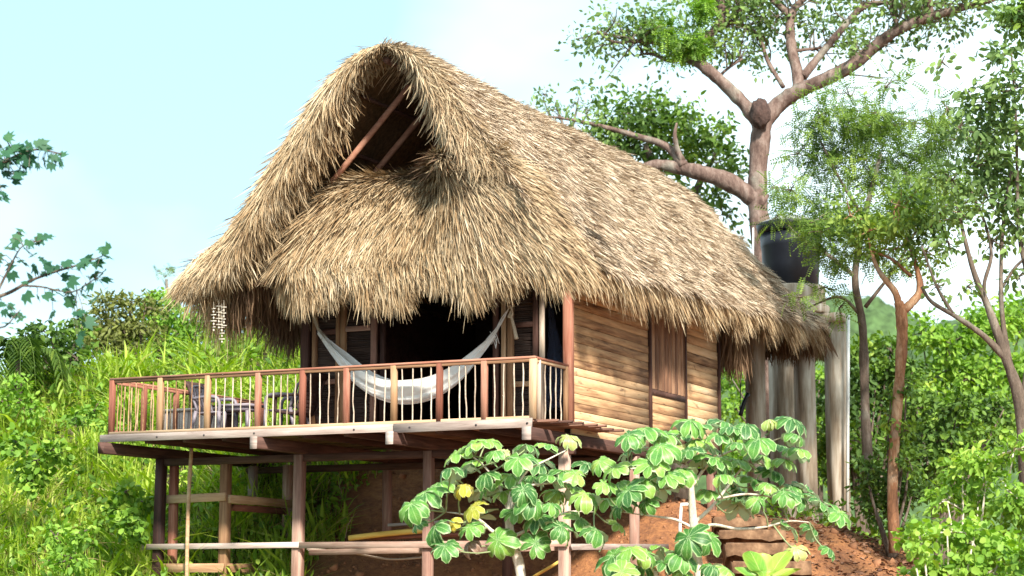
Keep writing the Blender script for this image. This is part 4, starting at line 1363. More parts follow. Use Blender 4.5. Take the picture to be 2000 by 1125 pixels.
def scatter(tv, tq, tt, P, dirs, ups, size):
    R = rot_frames(dirs, ups)
    V_ = np.einsum('nij,kj->nki', R, tv) * np.asarray(size)[:, None, None] + P[:, None, :]
    n, k = V_.shape[:2]
    off = (np.arange(n) * k)[:, None, None]
    Q_ = (np.asarray(tq)[None] + off).reshape(-1, 4) if tq is not None and len(tq) else None
    T_ = (np.asarray(tt)[None] + off).reshape(-1, 3) if tt is not None and len(tt) else None
    return V_.reshape(-1, 3), Q_, T_


LEAF_V = np.array([(0, 0, 0), (0.3, 0.26, 0.05), (0.72, 0.2, 0.01), (1, 0, -0.12), (0.72, -0.2, 0.01), (0.3, -0.26, 0.05)], float)
LEAF_Q = [(0, 3, 2, 1), (0, 5, 4, 3)]
ROUND_V = np.array([(0, 0, 0), (0.2, 0.36, 0.05), (0.7, 0.36, 0.0), (1, 0, -0.08), (0.7, -0.36, 0.0), (0.2, -0.36, 0.05)], float)
NARROW_V = np.array([(0, 0, 0), (0.3, 0.11, 0.03), (0.72, 0.09, -0.03), (1, 0, -0.14), (0.72, -0.09, -0.03), (0.3, -0.11, 0.03)], float)


def pinnate(pairs, lw=0.055, ll=0.2):
    V_, Q_ = [], []
    for k in range(pairs):
        t = (k + 0.6) / pairs
        z0 = -0.18 * t * t
        L_ = ll * (1 - 0.45 * abs(t - 0.45))
        for s in (-1, 1):
            b = len(V_)
            V_ += [(t, 0.005 * s, z0), (t + lw, s * L_ * 0.5, z0 - 0.02), (t + 0.06, s * L_, z0 - 0.05), (t - lw * 0.7, s * L_ * 0.5, z0 - 0.02)]
            Q_.append((b, b + 1, b + 2, b + 3) if s < 0 else (b, b + 3, b + 2, b + 1))
    return np.array(V_), Q_


PIN_V, PIN_Q = pinnate(8)
PIN2_V, PIN2_Q = pinnate(6, 0.075, 0.26)


def ball(n, bias=0.5):
    v = RNG.normal(0, 1, (n, 3)); v /= np.linalg.norm(v, axis=1)[:, None]
    return v * (RNG.random(n) ** bias)[:, None]


def clump_leaves(mb, c, R, n, tmpl, size, droop=0.3, squash=0.75, sub=None, tw=None, up=0.5, fill=0.33):
    """Leaves of one bough: gathered into sub-clumps, so that light and gaps come through."""
    c = np.asarray(c, float)
    ns = sub or int(np.clip(n / 40, 6, 34))
    sc = ball(ns, 0.42) * R * (1, 1, squash)
    which = RNG.integers(0, ns, n)
    P = c + sc[which] + RNG.normal(0, fill, (n, 3)) * R * (1, 1, squash * 0.8)
    out = (P - c); out /= np.linalg.norm(out, axis=1)[:, None] + 1e-6
    d = out * 0.5 + RNG.normal(0, 0.6, (n, 3)); d[:, 2] -= droop
    ups = RNG.normal(0, 0.45, (n, 3)) + np.array([0, 0, up]) + out * 0.25
    tv, tq = tmpl
    mb.add(*scatter(tv, tq, None, P, d, ups, size * RNG.uniform(0.7, 1.3, n)))
    if tw is not None:
        for k in range(ns):
            q = c + sc[k]
            md = (c + q) / 2 + RNG.normal(0, 0.06, 3) * R
            tw.tube([c, md, q], [0.016, 0.011, 0.006], 4, False)


G_FERN = mat_blades('feathery_leaf', [(0, (0.029, 0.062, 0.017)), (0.3, (0.079, 0.146, 0.032)), (0.65, (0.172, 0.263, 0.048)), (1, (0.317, 0.403, 0.074))], trans=0.35, nscale=0.9, nmix=0.55)
G_SOFT = mat_blades('grey_green_leaf', [(0, (0.054, 0.101, 0.034)), (0.5, (0.143, 0.228, 0.072)), (1, (0.304, 0.416, 0.111))], trans=0.35, nscale=0.7, nmix=0.5)
G_DARK = mat_blades('dense_green_leaf', [(0, (0.023, 0.048, 0.014)), (0.4, (0.068, 0.134, 0.027)), (0.75, (0.155, 0.262, 0.040)), (1, (0.342, 0.444, 0.063))], trans=0.3, nscale=0.6, nmix=0.55)
G_LIME = mat_blades('lime_leaf', [(0, (0.064, 0.130, 0.018)), (0.4, (0.153, 0.292, 0.041)), (0.75, (0.255, 0.410, 0.062)), (1, (0.408, 0.518, 0.113))], trans=0.35, nscale=0.9, nmix=0.5)
G_OLIVE = mat_blades('olive_leaf', [(0, (0.06, 0.07, 0.02)), (0.5, (0.15, 0.17, 0.045)), (1, (0.26, 0.29, 0.07))], trans=0.3, nscale=0.8)
G_GRASS = mat_blades('tall_grass', [(0, (0.04, 0.08, 0.014)), (0.25, (0.145, 0.245, 0.03)), (0.55, (0.29, 0.41, 0.05)), (0.85, (0.45, 0.53, 0.11)), (1, (0.5, 0.43, 0.2))], trans=0.35, nscale=0.6, nmix=0.5, rough=0.45)
G_WEED = mat_blades('weed_leaf', [(0, (0.027, 0.069, 0.013)), (0.5, (0.136, 0.265, 0.033)), (1, (0.366, 0.494, 0.076))], trans=0.3, nscale=0.7)
STRAWG = mat_blades('dry_grass', [(0, (0.22, 0.15, 0.06)), (0.5, (0.42, 0.33, 0.16)), (1, (0.6, 0.52, 0.32))], trans=0.2)
BARK_RED = mat_bark('reddish_bark', [(0.25, (0.055, 0.032, 0.027)), (0.5, (0.15, 0.10, 0.083)), (0.75, (0.28, 0.215, 0.185))], scale=7, bump=0.9)
BARK_GREY = mat_bark('grey_bark', [(0.25, (0.04, 0.03, 0.024)), (0.5, (0.12, 0.09, 0.07)), (0.75, (0.24, 0.2, 0.165))], scale=7)
BARK_COPPER = mat_bark('copper_bark', [(0.3, (0.07, 0.035, 0.022)), (0.48, (0.24, 0.115, 0.06)), (0.6, (0.40, 0.27, 0.17)), (0.72, (0.22, 0.18, 0.13))], scale=3.2)
BARK_PALE = mat_bark('pale_stem', [(0.3, (0.36, 0.29, 0.22)), (0.5, (0.58, 0.51, 0.42)), (0.75, (0.72, 0.67, 0.6))], scale=9, bump=0.2)


def limb(mb, pts, d, n=9, k=5):
    """pts: (px, py, radius in px[, depth offset])."""
    P = np.array([at(p[0], p[1], d + (p[3] if len(p) > 3 else 0)) for p in pts])
    R = np.array([p[2] for p in pts]) * d / F_PX
    Ps = spline(P, k)
    Rs = np.interp(np.linspace(0, 1, len(Ps)), np.linspace(0, 1, len(P)), R)
    Rs = Rs * (1 + 0.05 * RNG.normal(0, 1, len(Rs)))
    mb.tube(Ps, Rs, n)
    return Ps


def twigs_from(tw, tips, path, n, length, rad0=0.02, leaf=None, droopy=0.0, spread=0.8):
    """Side twigs off a limb; collects their ends."""
    for _ in range(n):
        i = RNG.integers(len(path) // 3, len(path))
        p = path[i]
        d = nrm(RNG.normal(0, spread, 3) + np.array([0, 0, 0.45 - droopy]) + 0.4 * nrm(path[i] - path[max(0, i - 2)]))
        L_ = length * RNG.uniform(0.5, 1.2)
        m1 = p + d * L_ * 0.5 + RNG.normal(0, 0.08, 3) * L_
        e = p + d * L_ + RNG.normal(0, 0.1, 3) * L_ + (0, 0, -droopy * L_ * 0.4)
        tw.tube(spline([p, m1, e], 3), np.linspace(rad0, rad0 * 0.3, 7), 5, False)
        tips.append(e); tips.append(m1 * 0.4 + e * 0.6)
        for _k in range(2):
            e2 = m1 + nrm(d + RNG.normal(0, 0.7, 3)) * L_ * 0.5
            tw.tube([m1, (m1 + e2) / 2 + RNG.normal(0, 0.03, 3), e2], [rad0 * 0.5, rad0 * 0.4, rad0 * 0.2], 4, False)
            tips.append(e2)


def base_at(px, d):
    p = at(px, 1000, d)
    return np.array([p[0], p[1], gz(p)])


# --- the large spreading tree behind the tank
DB = 47.0
b0 = base_at(1490, DB)
BT = thing('spreading_tree', b0, 'large bare-limbed spreading tree with pinkish bark rising behind the black tank', 'tree', 'trees behind the hut')
tr, tw, tips = MB(), MB(), []
pxb = 1492
main = [(1492, 1010, 30), (1492, 800, 26), (1490, 600, 23), (1488, 470, 22), (1480, 400, 21), (1481, 320, 20), (1487, 255, 20), (1488, 222, 21)]
limb(tr, main, DB, 12)
lims = [
    [(1485, 240, 17), (1455, 205, 14), (1415, 165, 12.5), (1375, 130, 11.5), (1345, 108, 11, .3), (1365, 85, 10, .4), (1395, 60, 9, .6), (1410, 35, 8.5, .7), (1408, 0, 8, .8), (1400, -50, 6, .9), (1385, -110, 4, 1)],
    [(1490, 240, 18), (1520, 205, 16), (1560, 178, 15, -.2), (1605, 158, 14, -.5), (1660, 130, 13, -.8), (1710, 90, 12, -1), (1755, 58, 10.5, -1.3), (1820, 32, 9, -1.5), (1880, 15, 7.5, -1.6), (1950, -5, 5.5, -1.7), (2030, -30, 3, -2)],
    [(1560, 178, 13), (1557, 140, 12, .3), (1547, 100, 11, .5), (1543, 60, 10, .7), (1545, 30, 9.5, .8), (1560, 8, 7, .9), (1580, -15, 6, 1), (1610, -70, 4, 1.2)],
    [(1544, 32, 8, .8), (1525, 14, 7, .9), (1505, -5, 6, 1), (1480, -50, 4, 1.2)],
    [(1568, 150, 9, .2), (1600, 110, 8, .4), (1640, 62, 7.5, .7), (1680, 18, 6.5, 1), (1720, 5, 5, 1.1), (1790, 15, 3.5, 1.3), (1830, 30, 2, 1.4)],
    [(1530, 170, 5, .5), (1500, 120, 4.5, .9), (1480, 70, 4, 1.2), (1440, 45, 3.5, 1.4), (1412, 42, 3, 1.0)],
    [(1395, 60, 5, .6), (1440, 45, 3.5, .9), (1490, 70, 3, 1.2)],
    [(1345, 108, 6, .3), (1300, 90, 4, .2), (1250, 80, 3.5, 0), (1200, 82, 3, -.2), (1165, 60, 2, -.3)],
    [(1345, 108, 5, .3), (1310, 120, 3.5, .4), (1270, 105, 3, .5), (1240, 110, 2, .6)],
    [(1820, 32, 6, -1.5), (1815, -10, 5, -1.6), (1830, -60, 3, -1.8)],
    [(1755, 58, 5, -1.3), (1740, 10, 3.5, -1.2), (1745, -20, 2.5, -1.2)],
    [(1400, 155, 4, .2), (1420, 135, 3, .5), (1450, 115, 2, .8)],
    [(1410, 30, 5, .7), (1370, 5, 4, .8), (1330, -20, 3, .9)],
    [(1548, 100, 4, .5), (1590, 95, 3, 1), (1640, 90, 2, 1.4)],
]
paths = [limb(tr, l, DB, 9) for l in lims]
# big low limb reaching left behind the roof
low = limb(tr, [(1492, 400, 22), (1455, 375, 19), (1415, 352, 18), (1370, 338, 16), (1325, 328, 14, .2), (1285, 322, 11, .3), (1245, 330, 8, .4)], DB, 11)
low2 = limb(tr, [(1335, 325, 12, .1), (1318, 300, 9, .2), (1290, 280, 7, .3), (1250, 268, 6, .4), (1210, 256, 5, .5), (1160, 243, 4, .6), (1105, 232, 3, .7), (1050, 225, 1.5, .8)], DB, 8)
low3 = limb(tr, [(1332, 315, 8, .1), (1322, 290, 6, 0), (1318, 262, 4, -.1), (1322, 240, 2, -.1)], DB, 7)
tr.build('trunk', BARK_RED, BT, smooth_=True)
for pth, n in zip(paths, (26, 30, 20, 12, 18, 10, 8, 14, 10, 12, 8, 6, 10, 8)):
    twigs_from(tw, tips, pth, n, 1.1, 0.028)
for _ in range(7):
    twigs_from(tw, tips, low2, 1, 0.7, 0.015)
tw.build('branches', BARK_GREY, BT, smooth_=True, kind='stuff')
cr_ = MB()
for e in tips:
    clump_leaves(cr_, e, 0.42, int(RNG.uniform(6, 17)), (LEAF_V, LEAF_Q), 0.15, droop=0.25, sub=3, fill=0.4)
cr_.build('crown', G_SOFT, BT, kind='stuff')
cr_ = MB()
for (px, py, r) in ((1320, 75, 38), (1335, 95, 30), (1295, 60, 26), (1360, 90, 20), (1375, 15, 18)):
    clump_leaves(cr_, at(px, py, DB), r * DB / F_PX, 170, (PIN2_V, PIN2_Q), 0.3, up=1.2)
cr_.build('crown', G_LIME, BT, kind='stuff')
# termite nest in the fork
NESTM = mat_plain('termite_mud', (0.06, 0.036, 0.03), 0.95, var=0.5, scale=14, bump=1.0)
nc_ = at(1485, 222, DB - 0.45)
MB_ = []
uu = np.linspace(0, math.pi, 15); vv = np.linspace(0, 2 * math.pi, 22, endpoint=False)
U, V2 = np.meshgrid(uu, vv, indexing='ij')
rr = 1 + 0.08 * np.sin(V2 * 3 + U * 4) + 0.06 * np.sin(V2 * 5 - U * 6)
R0 = 20 * DB / F_PX
loc = np.stack([np.sin(U) * np.cos(V2) * R0 * rr, np.sin(U) * np.sin(V2) * R0 * rr, np.cos(U) * R0 * 1.45 * rr], -1).reshape(-1, 3)
i = np.arange(14)[:, None] * 22; j = np.arange(22)[None]
Qn = np.stack([i + j, i + 22 + j, i + 22 + (j + 1) % 22, i + (j + 1) % 22], -1).reshape(-1, 4)
o = obj('termite_nest', nc_ + loc, Qn, None, NESTM, None, origin=nc_, smooth_=True)
tag(o, 'dark brown termite nest lodged in the fork of the large tree', 'termite nest')


def leafy(name, label, cat, group, trunk_px, d, limbs_, blobs, tmpl, size, dens, mat, bark, squash=0.8, sub=None, droop=0.3, up=0.5, crownname='crown', thick=1.0, fill=0.33, base=None):
    b = base_at(trunk_px, d) if base is None else base
    t = thing(name, b, label, cat, group)
    tr, tw, cr_ = MB(), MB(), MB()
    for l in limbs_: limb(tr, l, d, 8)
    for bl in blobs:
        px, py, r = bl[:3]
        dz = bl[3] if len(bl) > 3 else RNG.uniform(-0.6, 0.6)
        m = bl[4] if len(bl) > 4 else 1.0
        R = r * d / F_PX
        n = int(dens * m * R * R / (size * size) * 7.0)
        clump_leaves(cr_, at(px, py, d + dz), R, max(6, n), tmpl, size, tw=tw, squash=squash, sub=sub, droop=droop, up=up, fill=fill)
    if limbs_: tr.build('trunk', bark, t, smooth_=True)
    if tw.n: tw.build('branches', bark, t, kind='stuff')
    cr_.build(crownname, mat, t, kind='stuff')
    return t


L_T = (LEAF_V, LEAF_Q); R_T = (ROUND_V, LEAF_Q); N_T = (NARROW_V * (1, 1.6, 1), LEAF_Q); P_T = (PIN_V, PIN_Q); P2_T = (PIN2_V, PIN2_Q)

leafy('evergreen_tree', 'dense dark evergreen tree showing above the ridge right behind the roof', 'tree', 'trees behind the hut', 1330, 54,
      [[(1330, 1000, 20), (1325, 600, 16), (1300, 400, 12), (1260, 280, 6)], [(1325, 450, 10), (1370, 350, 7), (1400, 300, 4)]],
      [(1225, 225, 55), (1270, 215, 60), (1210, 270, 50), (1300, 250, 60), (1350, 270, 60), (1250, 285, 60), (1330, 310, 55), (1395, 270, 38), (1400, 320, 55), (1440, 330, 35), (1180, 225, 34, 0, .5), (1160, 270, 40, 0, .6), (1420, 245, 22, 0, .7), (1370, 380, 50, 0, .7), (1410, 420, 45, 0, .45), (1300, 350, 55), (1440, 470, 30, 0, .4), (1340, 420, 45)],
      L_T, 0.20, 3.0, G_DARK, BARK_GREY)
leafy('twiggy_tree', 'small sparse tree peeping over the middle of the ridge', 'tree', 'trees behind the hut', 1100, 56,
      [[(1120, 900, 8), (1115, 500, 6), (1105, 280, 4), (1085, 200, 2)], [(1108, 290, 3), (1125, 220, 2), (1130, 190, 1)], [(1107, 300, 3), (1075, 230, 2), (1060, 190, 1)]],
      [(1065, 185, 20, 0, .8), (1090, 215, 20, 0, .6), (1120, 205, 18, 0, .5), (1150, 215, 20, 0, .7)], L_T, 0.14, 1.6, G_SOFT, BARK_GREY)

# --- feathery tree in front of the tank, its crown filling the right of the picture
leafy('feathery_tree', 'tall light tree with feathery bright green leaves overhanging the black tank', 'tree', 'trees right of the hut', 1700, 38.5,
      [[(1700, 1000, 12), (1690, 800, 10), (1685, 640, 8), (1670, 540, 7), (1690, 420, 6), (1720, 300, 4)], [(1670, 540, 5), (1620, 500, 4), (1570, 470, 3), (1540, 440, 1.5)], [(1690, 430, 4), (1640, 350, 3), (1600, 270, 2)], [(1690, 600, 4), (1750, 520, 3), (1800, 430, 2)], [(1685, 620, 4), (1640, 580, 3), (1580, 600, 1.5)]],
      [(1600, 230, 55), (1650, 260, 60), (1710, 220, 65), (1780, 240, 70), (1560, 300, 40, 0, .7), (1630, 330, 60), (1700, 330, 70), (1770, 340, 70), (1820, 280, 55), (1545, 370, 34, -1.0, .9), (1515, 365, 22, -1, .8), (1620, 410, 55), (1690, 420, 60), (1750, 430, 60), (1810, 400, 60), (1602, 452, 34, -1.2, .8), (1622, 480, 44, -1), (1660, 500, 50), (1720, 500, 45, 0, .7), (1560, 580, 22, -1.2, .8), (1610, 560, 30, -.8, .6), (1780, 500, 45, 0, .6), (1840, 350, 50), (1850, 210, 45, 0, .7), (1640, 600, 26, 0, .6), (1730, 170, 40, 0, .5), (1880, 270, 50, 0, .6), (1880, 400, 50, 0, .5), (1520, 420, 26, -1), (1595, 430, 46, -.8), (1660, 190, 40, 0, .5)],
      P_T, 0.34, 9.0, G_FERN, BARK_GREY, up=1.1)
# --- the coppery trunk with a forked top
leafy('copper_barked_tree', 'tree with peeling coppery bark and a forked trunk right of the white downpipe', 'tree', 'trees right of the hut', 1760, 36.5,
      [[(1748, 1080, 12), (1743, 960, 11), (1748, 850, 10.5), (1757, 740, 10.5), (1762, 660, 11), (1760, 610, 11.5), (1755, 590, 10)], [(1757, 600, 8), (1748, 570, 7), (1728, 545, 6), (1712, 520, 4.5), (1702, 490, 3), (1696, 465, 1.5)], [(1760, 610, 9), (1780, 592, 8.5), (1797, 568, 8), (1792, 530, 5.5), (1780, 490, 4), (1770, 460, 2)], [(1780, 540, 4), (1740, 505, 3), (1700, 490, 2)]],
      [(1700, 450, 50, 0, .8), (1790, 440, 60, 0, .9), (1740, 490, 45, 0, .6), (1810, 490, 50, 0, .7), (1660, 420, 50, 0, .7), (1750, 400, 60), (1830, 420, 55)],
      L_T, 0.13, 2.4, G_FERN, BARK_COPPER)
# --- many-stemmed tree at the right edge
leafy('many_stemmed_tree', 'many-stemmed tree with thin arching stems and open foliage at the right edge', 'tree', 'trees right of the hut', 1990, 32.0,
      [[(2010, 1000, 15), (1995, 800, 13), (1965, 700, 10), (1930, 600, 7), (1905, 540, 5.5), (1885, 470, 4), (1870, 400, 3)], [(1965, 700, 8), (1935, 620, 5), (1922, 560, 4), (1936, 500, 3.5), (1925, 440, 3), (1895, 370, 2)], [(1970, 710, 8), (1958, 620, 5), (1955, 540, 4), (1960, 430, 3.5), (1975, 330, 2.5)], [(1965, 700, 8), (1920, 655, 6), (1870, 620, 5), (1820, 590, 4), (1800, 560, 3)], [(1860, 612, 4), (1830, 560, 3), (1800, 480, 2)], [(1958, 560, 3), (1985, 520, 3), (2020, 490, 2)], [(2000, 800, 9), (2015, 600, 6), (1990, 450, 4), (1985, 250, 3), (1975, 100, 2)]],
      [(1985, 40, 42, 0, 1.2), (1960, 110, 40, 0, .7), (1990, 170, 50), (1930, 200, 45, 0, .8), (1890, 180, 34, 0, .4), (1870, 250, 40, 0, .6), (1960, 260, 60), (1910, 320, 60), (1860, 350, 45, 0, .7), (1980, 350, 60), (1930, 390, 50, 0, .8), (1880, 420, 40, 0, .5), (1990, 430, 50, 0, .8), (1850, 470, 34, 0, .4), (1940, 470, 35, 0, .4), (1990, 540, 30, 0, .5), (1830, 560, 25, 0, .4), (1890, 560, 24, 0, .4), (1840, 120, 26, 0, .3), (2040, 250, 60), (2050, 450, 60)],
      L_T, 0.145, 4.2, G_SOFT, BARK_GREY, fill=0.4)
leafy('lime_bough_tree', 'yellow-green leafy bough dipping in at the top right corner', 'tree', 'trees right of the hut', 2120, 28.0,
      [[(2120, 1100, 16), (2120, 600, 13), (2100, 200, 9), (2040, 60, 5), (1990, 30, 3)]],
      [(1985, 15, 30, 0, 1.4), (1995, 50, 26, 0, 1.4), (2040, 20, 50), (2080, 120, 60), (2130, 250, 60)], L_T, 0.13, 3.4, G_DARK, BARK_GREY)

# --- shrubs
SHR = 'bushes on the right bank'


def bush(px, d, blobs, tmpl, size, dens, mat, label, name='bush', group=SHR, bark=None, stems=None, **k):
    b = base_at(px, d)
    limbs_ = []
    for bl in (blobs if stems is None else blobs[:stems]):
        s0, d0 = sd(b)
        limbs_.append([(px + RNG.uniform(-5, 5), 1125 - (b[2] - CAM[2]) / d * F_PX * 1.0, 4), (px * 0.45 + bl[0] * 0.55 + RNG.uniform(-8, 8), (1125 - (b[2] - CAM[2]) / d * F_PX) * 0.4 + bl[1] * 0.6, 3), (bl[0], bl[1], 1.2)])
    return leafy(name, label, 'bush', group, px, d, limbs_, blobs, tmpl, size, dens, mat, bark or BARK_GREY, crownname='foliage', **k)


bush(1680, 45, [(1640, 705, 42), (1690, 695, 45), (1740, 685, 42), (1650, 780, 55), (1710, 760, 60), (1770, 740, 50), (1660, 860, 60), (1730, 850, 65), (1790, 830, 55), (1670, 930, 55), (1740, 930, 55), (1615, 800, 30), (1610, 880, 34)], L_T, 0.17, 4.6, G_DARK, 'tall dark vine-covered thicket between the white downpipe and the coppery trunk', 'thicket')
bush(1600, 50, [(1600, 740, 40), (1600, 840, 45), (1590, 920, 45), (1440, 800, 45, 2), (1430, 740, 40, 2), (1500, 900, 45), (1440, 880, 50), (1540, 780, 40)], L_T, 0.16, 4.2, G_LIME, 'pale green bush glimpsed between the concrete pillars')
bush(1850, 52, [(1800, 650, 45), (1850, 670, 50), (1900, 640, 45), (1950, 640, 55), (2000, 620, 60), (1820, 740, 60), (1890, 740, 60), (1960, 720, 60), (2010, 700, 50), (1830, 820, 60), (1900, 830, 60), (1970, 810, 60)], L_T, 0.19, 4.4, G_LIME, 'broad light green bush under the arching stems')
bush(1830, 40, [(1790, 800, 40), (1830, 860, 50), (1870, 800, 45), (1800, 900, 45), (1860, 920, 50), (1920, 870, 55), (1960, 800, 40), (1980, 880, 50)], L_T, 0.15, 4.2, G_DARK, 'dark leafy bush at the foot of the many-stemmed tree')
bush(1740, 37, [(1700, 970, 35), (1740, 1000, 40), (1780, 970, 45), (1800, 1030, 40), (1690, 920, 30), (1750, 930, 40), (1752, 870, 26), (1736, 815, 22, -.5), (1768, 840, 24, -.5), (1770, 760, 18, -.5), (1740, 770, 16, -.4), (1775, 900, 30, -.5)], L_T, 0.12, 4.2, G_DARK, 'low dark bush around the base of the coppery trunk')
bush(1900, 27, [(1880, 930, 45), (1930, 900, 50), (1980, 880, 45), (1850, 980, 40), (1910, 990, 55), (1970, 960, 55), (2010, 1000, 55), (1930, 1060, 50)], L_T, 0.115, 3.4, G_LIME, 'sunlit yellow-green bush with pale stems on the right edge', bark=BARK_PALE)
bush(1850, 25, [(1800, 1060, 40), (1850, 1040, 42), (1900, 1060, 50), (1960, 1070, 55), (1790, 1110, 40), (1850, 1110, 50), (1930, 1120, 60), (2000, 1120, 60)], R_T, 0.105, 3.0, G_LIME, 'round-leaved light green bush in the bottom right corner', bark=BARK_PALE)
# behind and left: bushes on the crest of the hill
LB = 'bushes on the left hill'
bush(250, 47, [(205, 605, 36), (240, 630, 46), (205, 660, 44), (255, 590, 34), (230, 690, 48), (180, 690, 40), (280, 645, 42), (170, 640, 34), (285, 600, 28, 0, .7)], N_T, 0.17, 5.5, G_OLIVE, 'dry olive-brown bush on the crest of the left hill', group=LB)
bush(320, 49, [(295, 620, 34), (330, 610, 30), (310, 660, 40), (350, 650, 36), (280, 670, 34), (340, 690, 36), (380, 660, 40), (430, 640, 40), (300, 590, 24), (330, 580, 22), (365, 620, 34), (400, 600, 30)], L_T, 0.13, 4.5, G_LIME, 'bright yellow-green bush just left of the hanging eave', group=LB)
bush(120, 44, [(100, 650, 32), (130, 680, 38), (70, 670, 30), (160, 640, 28), (90, 700, 40), (150, 700, 36), (40, 690, 34), (50, 660, 24)], L_T, 0.17, 4.2, G_DARK, 'dark green bush left of the dry olive bush', group=LB)
leafy('umbrella_tree', 'tiny flat-topped tree far off beside the left tip of the roof', 'tree', None, 325, 75,
      [[(328, 700, 5), (327, 600, 4), (325, 545, 3)]], [(310, 530, 9, 0), (325, 525, 10, 0), (340, 532, 9, 0), (325, 540, 9, 0)], P_T, 0.4, 1.6, G_SOFT, BARK_GREY, squash=0.4)

for px, d, bl, tm, sz, mt, lab in (
        (60, 36, [(30, 880, 34), (70, 900, 38), (110, 880, 30), (50, 940, 34)], R_T, 0.13, G_WEED, 'dark broad-leaved bush low on the left hill near the left edge'),
        (190, 37, [(150, 820, 26), (185, 800, 24), (215, 835, 22)], L_T, 0.13, G_WEED, 'small green bush left of the deck corner'),
        (270, 35, [(245, 960, 32), (280, 980, 34), (260, 1030, 36), (230, 1000, 26)], R_T, 0.12, G_WEED, 'dark leafy bush just left of the leftmost stilts'),
        (140, 33, [(110, 1050, 32), (160, 1040, 30), (140, 1090, 36)], L_T, 0.14, G_LIME, 'pale green weed bush at the bottom left'),
        (20, 40, [(10, 790, 34), (50, 800, 30), (30, 760, 26)], L_T, 0.14, G_LIME, 'light green bush under the palm at the left edge')):
    bush(px, d, bl, tm, sz, 3.8, mt, lab, group=LB, stems=0)

# palm tuft low on the left
pb = base_at(35, 42); pc = at(35, 705, 42)
PT = thing('palm', pb, 'small palm with long drooping grey-green fronds at the left edge', 'palm')
MB().tube([pb - (0, 0, 0.2), pc], [0.09, 0.06], 8).build('trunk', BARK_GREY, PT)
for k in range(13):
    a = k / 13 * 2 * math.pi + RNG.uniform(-.2, .2)
    o_ = np.array([math.cos(a), math.sin(a), 0])
    L_ = RNG.uniform(0.8, 1.15)
    cl_ = spline([pc, pc + o_ * L_ * 0.45 + (0, 0, RNG.uniform(0.2, .55)), pc + o_ * L_ * 0.9 + (0, 0, RNG.uniform(-0.3, 0.2)), pc + o_ * L_ * 1.15 + (0, 0, RNG.uniform(-0.9, -0.3))], 6)
    mb = MB().tube(cl_, np.linspace(0.015, 0.004, len(cl_)), 4, False)
    n = 30
    i = np.linspace(2, len(cl_) - 2, n).astype(int)
    for s in (-1, 1):
        tg_ = cl_[i + 1] - cl_[i]
        sdv = np.cross(tg_, (0, 0, 1.0)); sdv /= np.linalg.norm(sdv, axis=1)[:, None]
        dd2 = sdv * s + tg_ / np.linalg.norm(tg_, axis=1)[:, None] * 0.7 + np.array([0, 0, -0.35])
        mb.add(*scatter(NARROW_V * (1, 0.7, 1), LEAF_Q, None, cl_[i], dd2, np.tile([0, 0, 1.0], (n, 1)), np.full(n, 0.42)))
    mb.build('frond', G_FERN, PT)

# ------------------------------------------------------------------ grass and weeds of the left hill
def under_hut(P):
    q = P - CAM
    s, d = q @ RT, q @ FH
    house = (P[:, 0] > -5.2) & (P[:, 1] > 0.2) & (P[:, 1] < 9.4)
    bank = (s > -3.9 + (d - 34) * 0.27 + 0.25 * np.sin(d * 3)) & (d < 41) & (s < 4.5)
    return house | bank


def grass(N_, s0, s1, d0, d1, L0, L1, w, name, mat, keep=None, lean=0.5):
    s = RNG.uniform(s0, s1, N_); d = RNG.uniform(d0, d1, N_)
    # tufts
    tf = np.sin(s * 2.3 + 1.7 * np.sin(d * 1.1)) * np.sin(d * 1.9 + 1.3 * np.sin(s * 0.9))
    k = RNG.random(N_) < 0.55 + 0.45 * tf
    s, d, tf = s[k], d[k], tf[k]
    xy = world_sd(s, d, None)
    P = np.concatenate([xy, ground(s, d)[:, None] - 0.03], 1)
    k = ~under_hut(P)
    if keep is not None: k &= keep(s, d)
    P, tf = P[k], tf[k]
    n = len(P)
    az = RNG.uniform(0, 2 * math.pi, n)
    dr = np.stack([np.cos(az), np.sin(az), np.zeros(n)], 1)
    L_ = RNG.uniform(L0, L1, n) * (0.8 + 0.35 * tf)
    ln = np.abs(RNG.normal(lean, 0.25, n))
    upv = np.array([0, 0, 1.0])
    sv = np.cross(dr, upv) + RNG.normal(0, .3, (n, 3))
    ts = (0, 0.4, 0.75, 1.0); ww = (0.7, 1, 0.7, 0.05)
    Vs = np.zeros((n, 8, 3))
    for q, (t, a) in enumerate(zip(ts, ww)):
        c = P + upv * (L_ * (t - 0.35 * ln * t * t * 1.3))[:, None] + dr * (L_ * ln * t * t)[:, None]
        Vs[:, 2 * q] = c - sv * (w * a / 2); Vs[:, 2 * q + 1] = c + sv * (w * a / 2)
    b = np.arange(n)[:, None] * 8
    Q_ = np.concatenate([b + np.array([2 * q, 2 * q + 1, 2 * q + 3, 2 * q + 2]) for q in range(3)])
    o = obj(name, Vs.reshape(-1, 3), Q_, None, mat, None, origin=P.mean(0), kind='stuff')
    return o


tag(grass(75000, -15, -0.5, 29.5, 49, 0.5, 1.15, 0.03, 'grass', G_GRASS), 'tall bright green grass covering the left hill', 'grass')
tag(grass(9000, -15, -3, 30, 49, 1.0, 1.75, 0.05, 'tall_grass', G_GRASS, lean=0.7), 'long arching blades standing above the grass of the left hill', 'grass')
tag(grass(14000, -13, -1, 33, 48, 0.5, 1.25, 0.02, 'dry_grass', STRAWG, lean=0.9), 'straw-coloured dry grass among the green below the eave', 'dry grass')


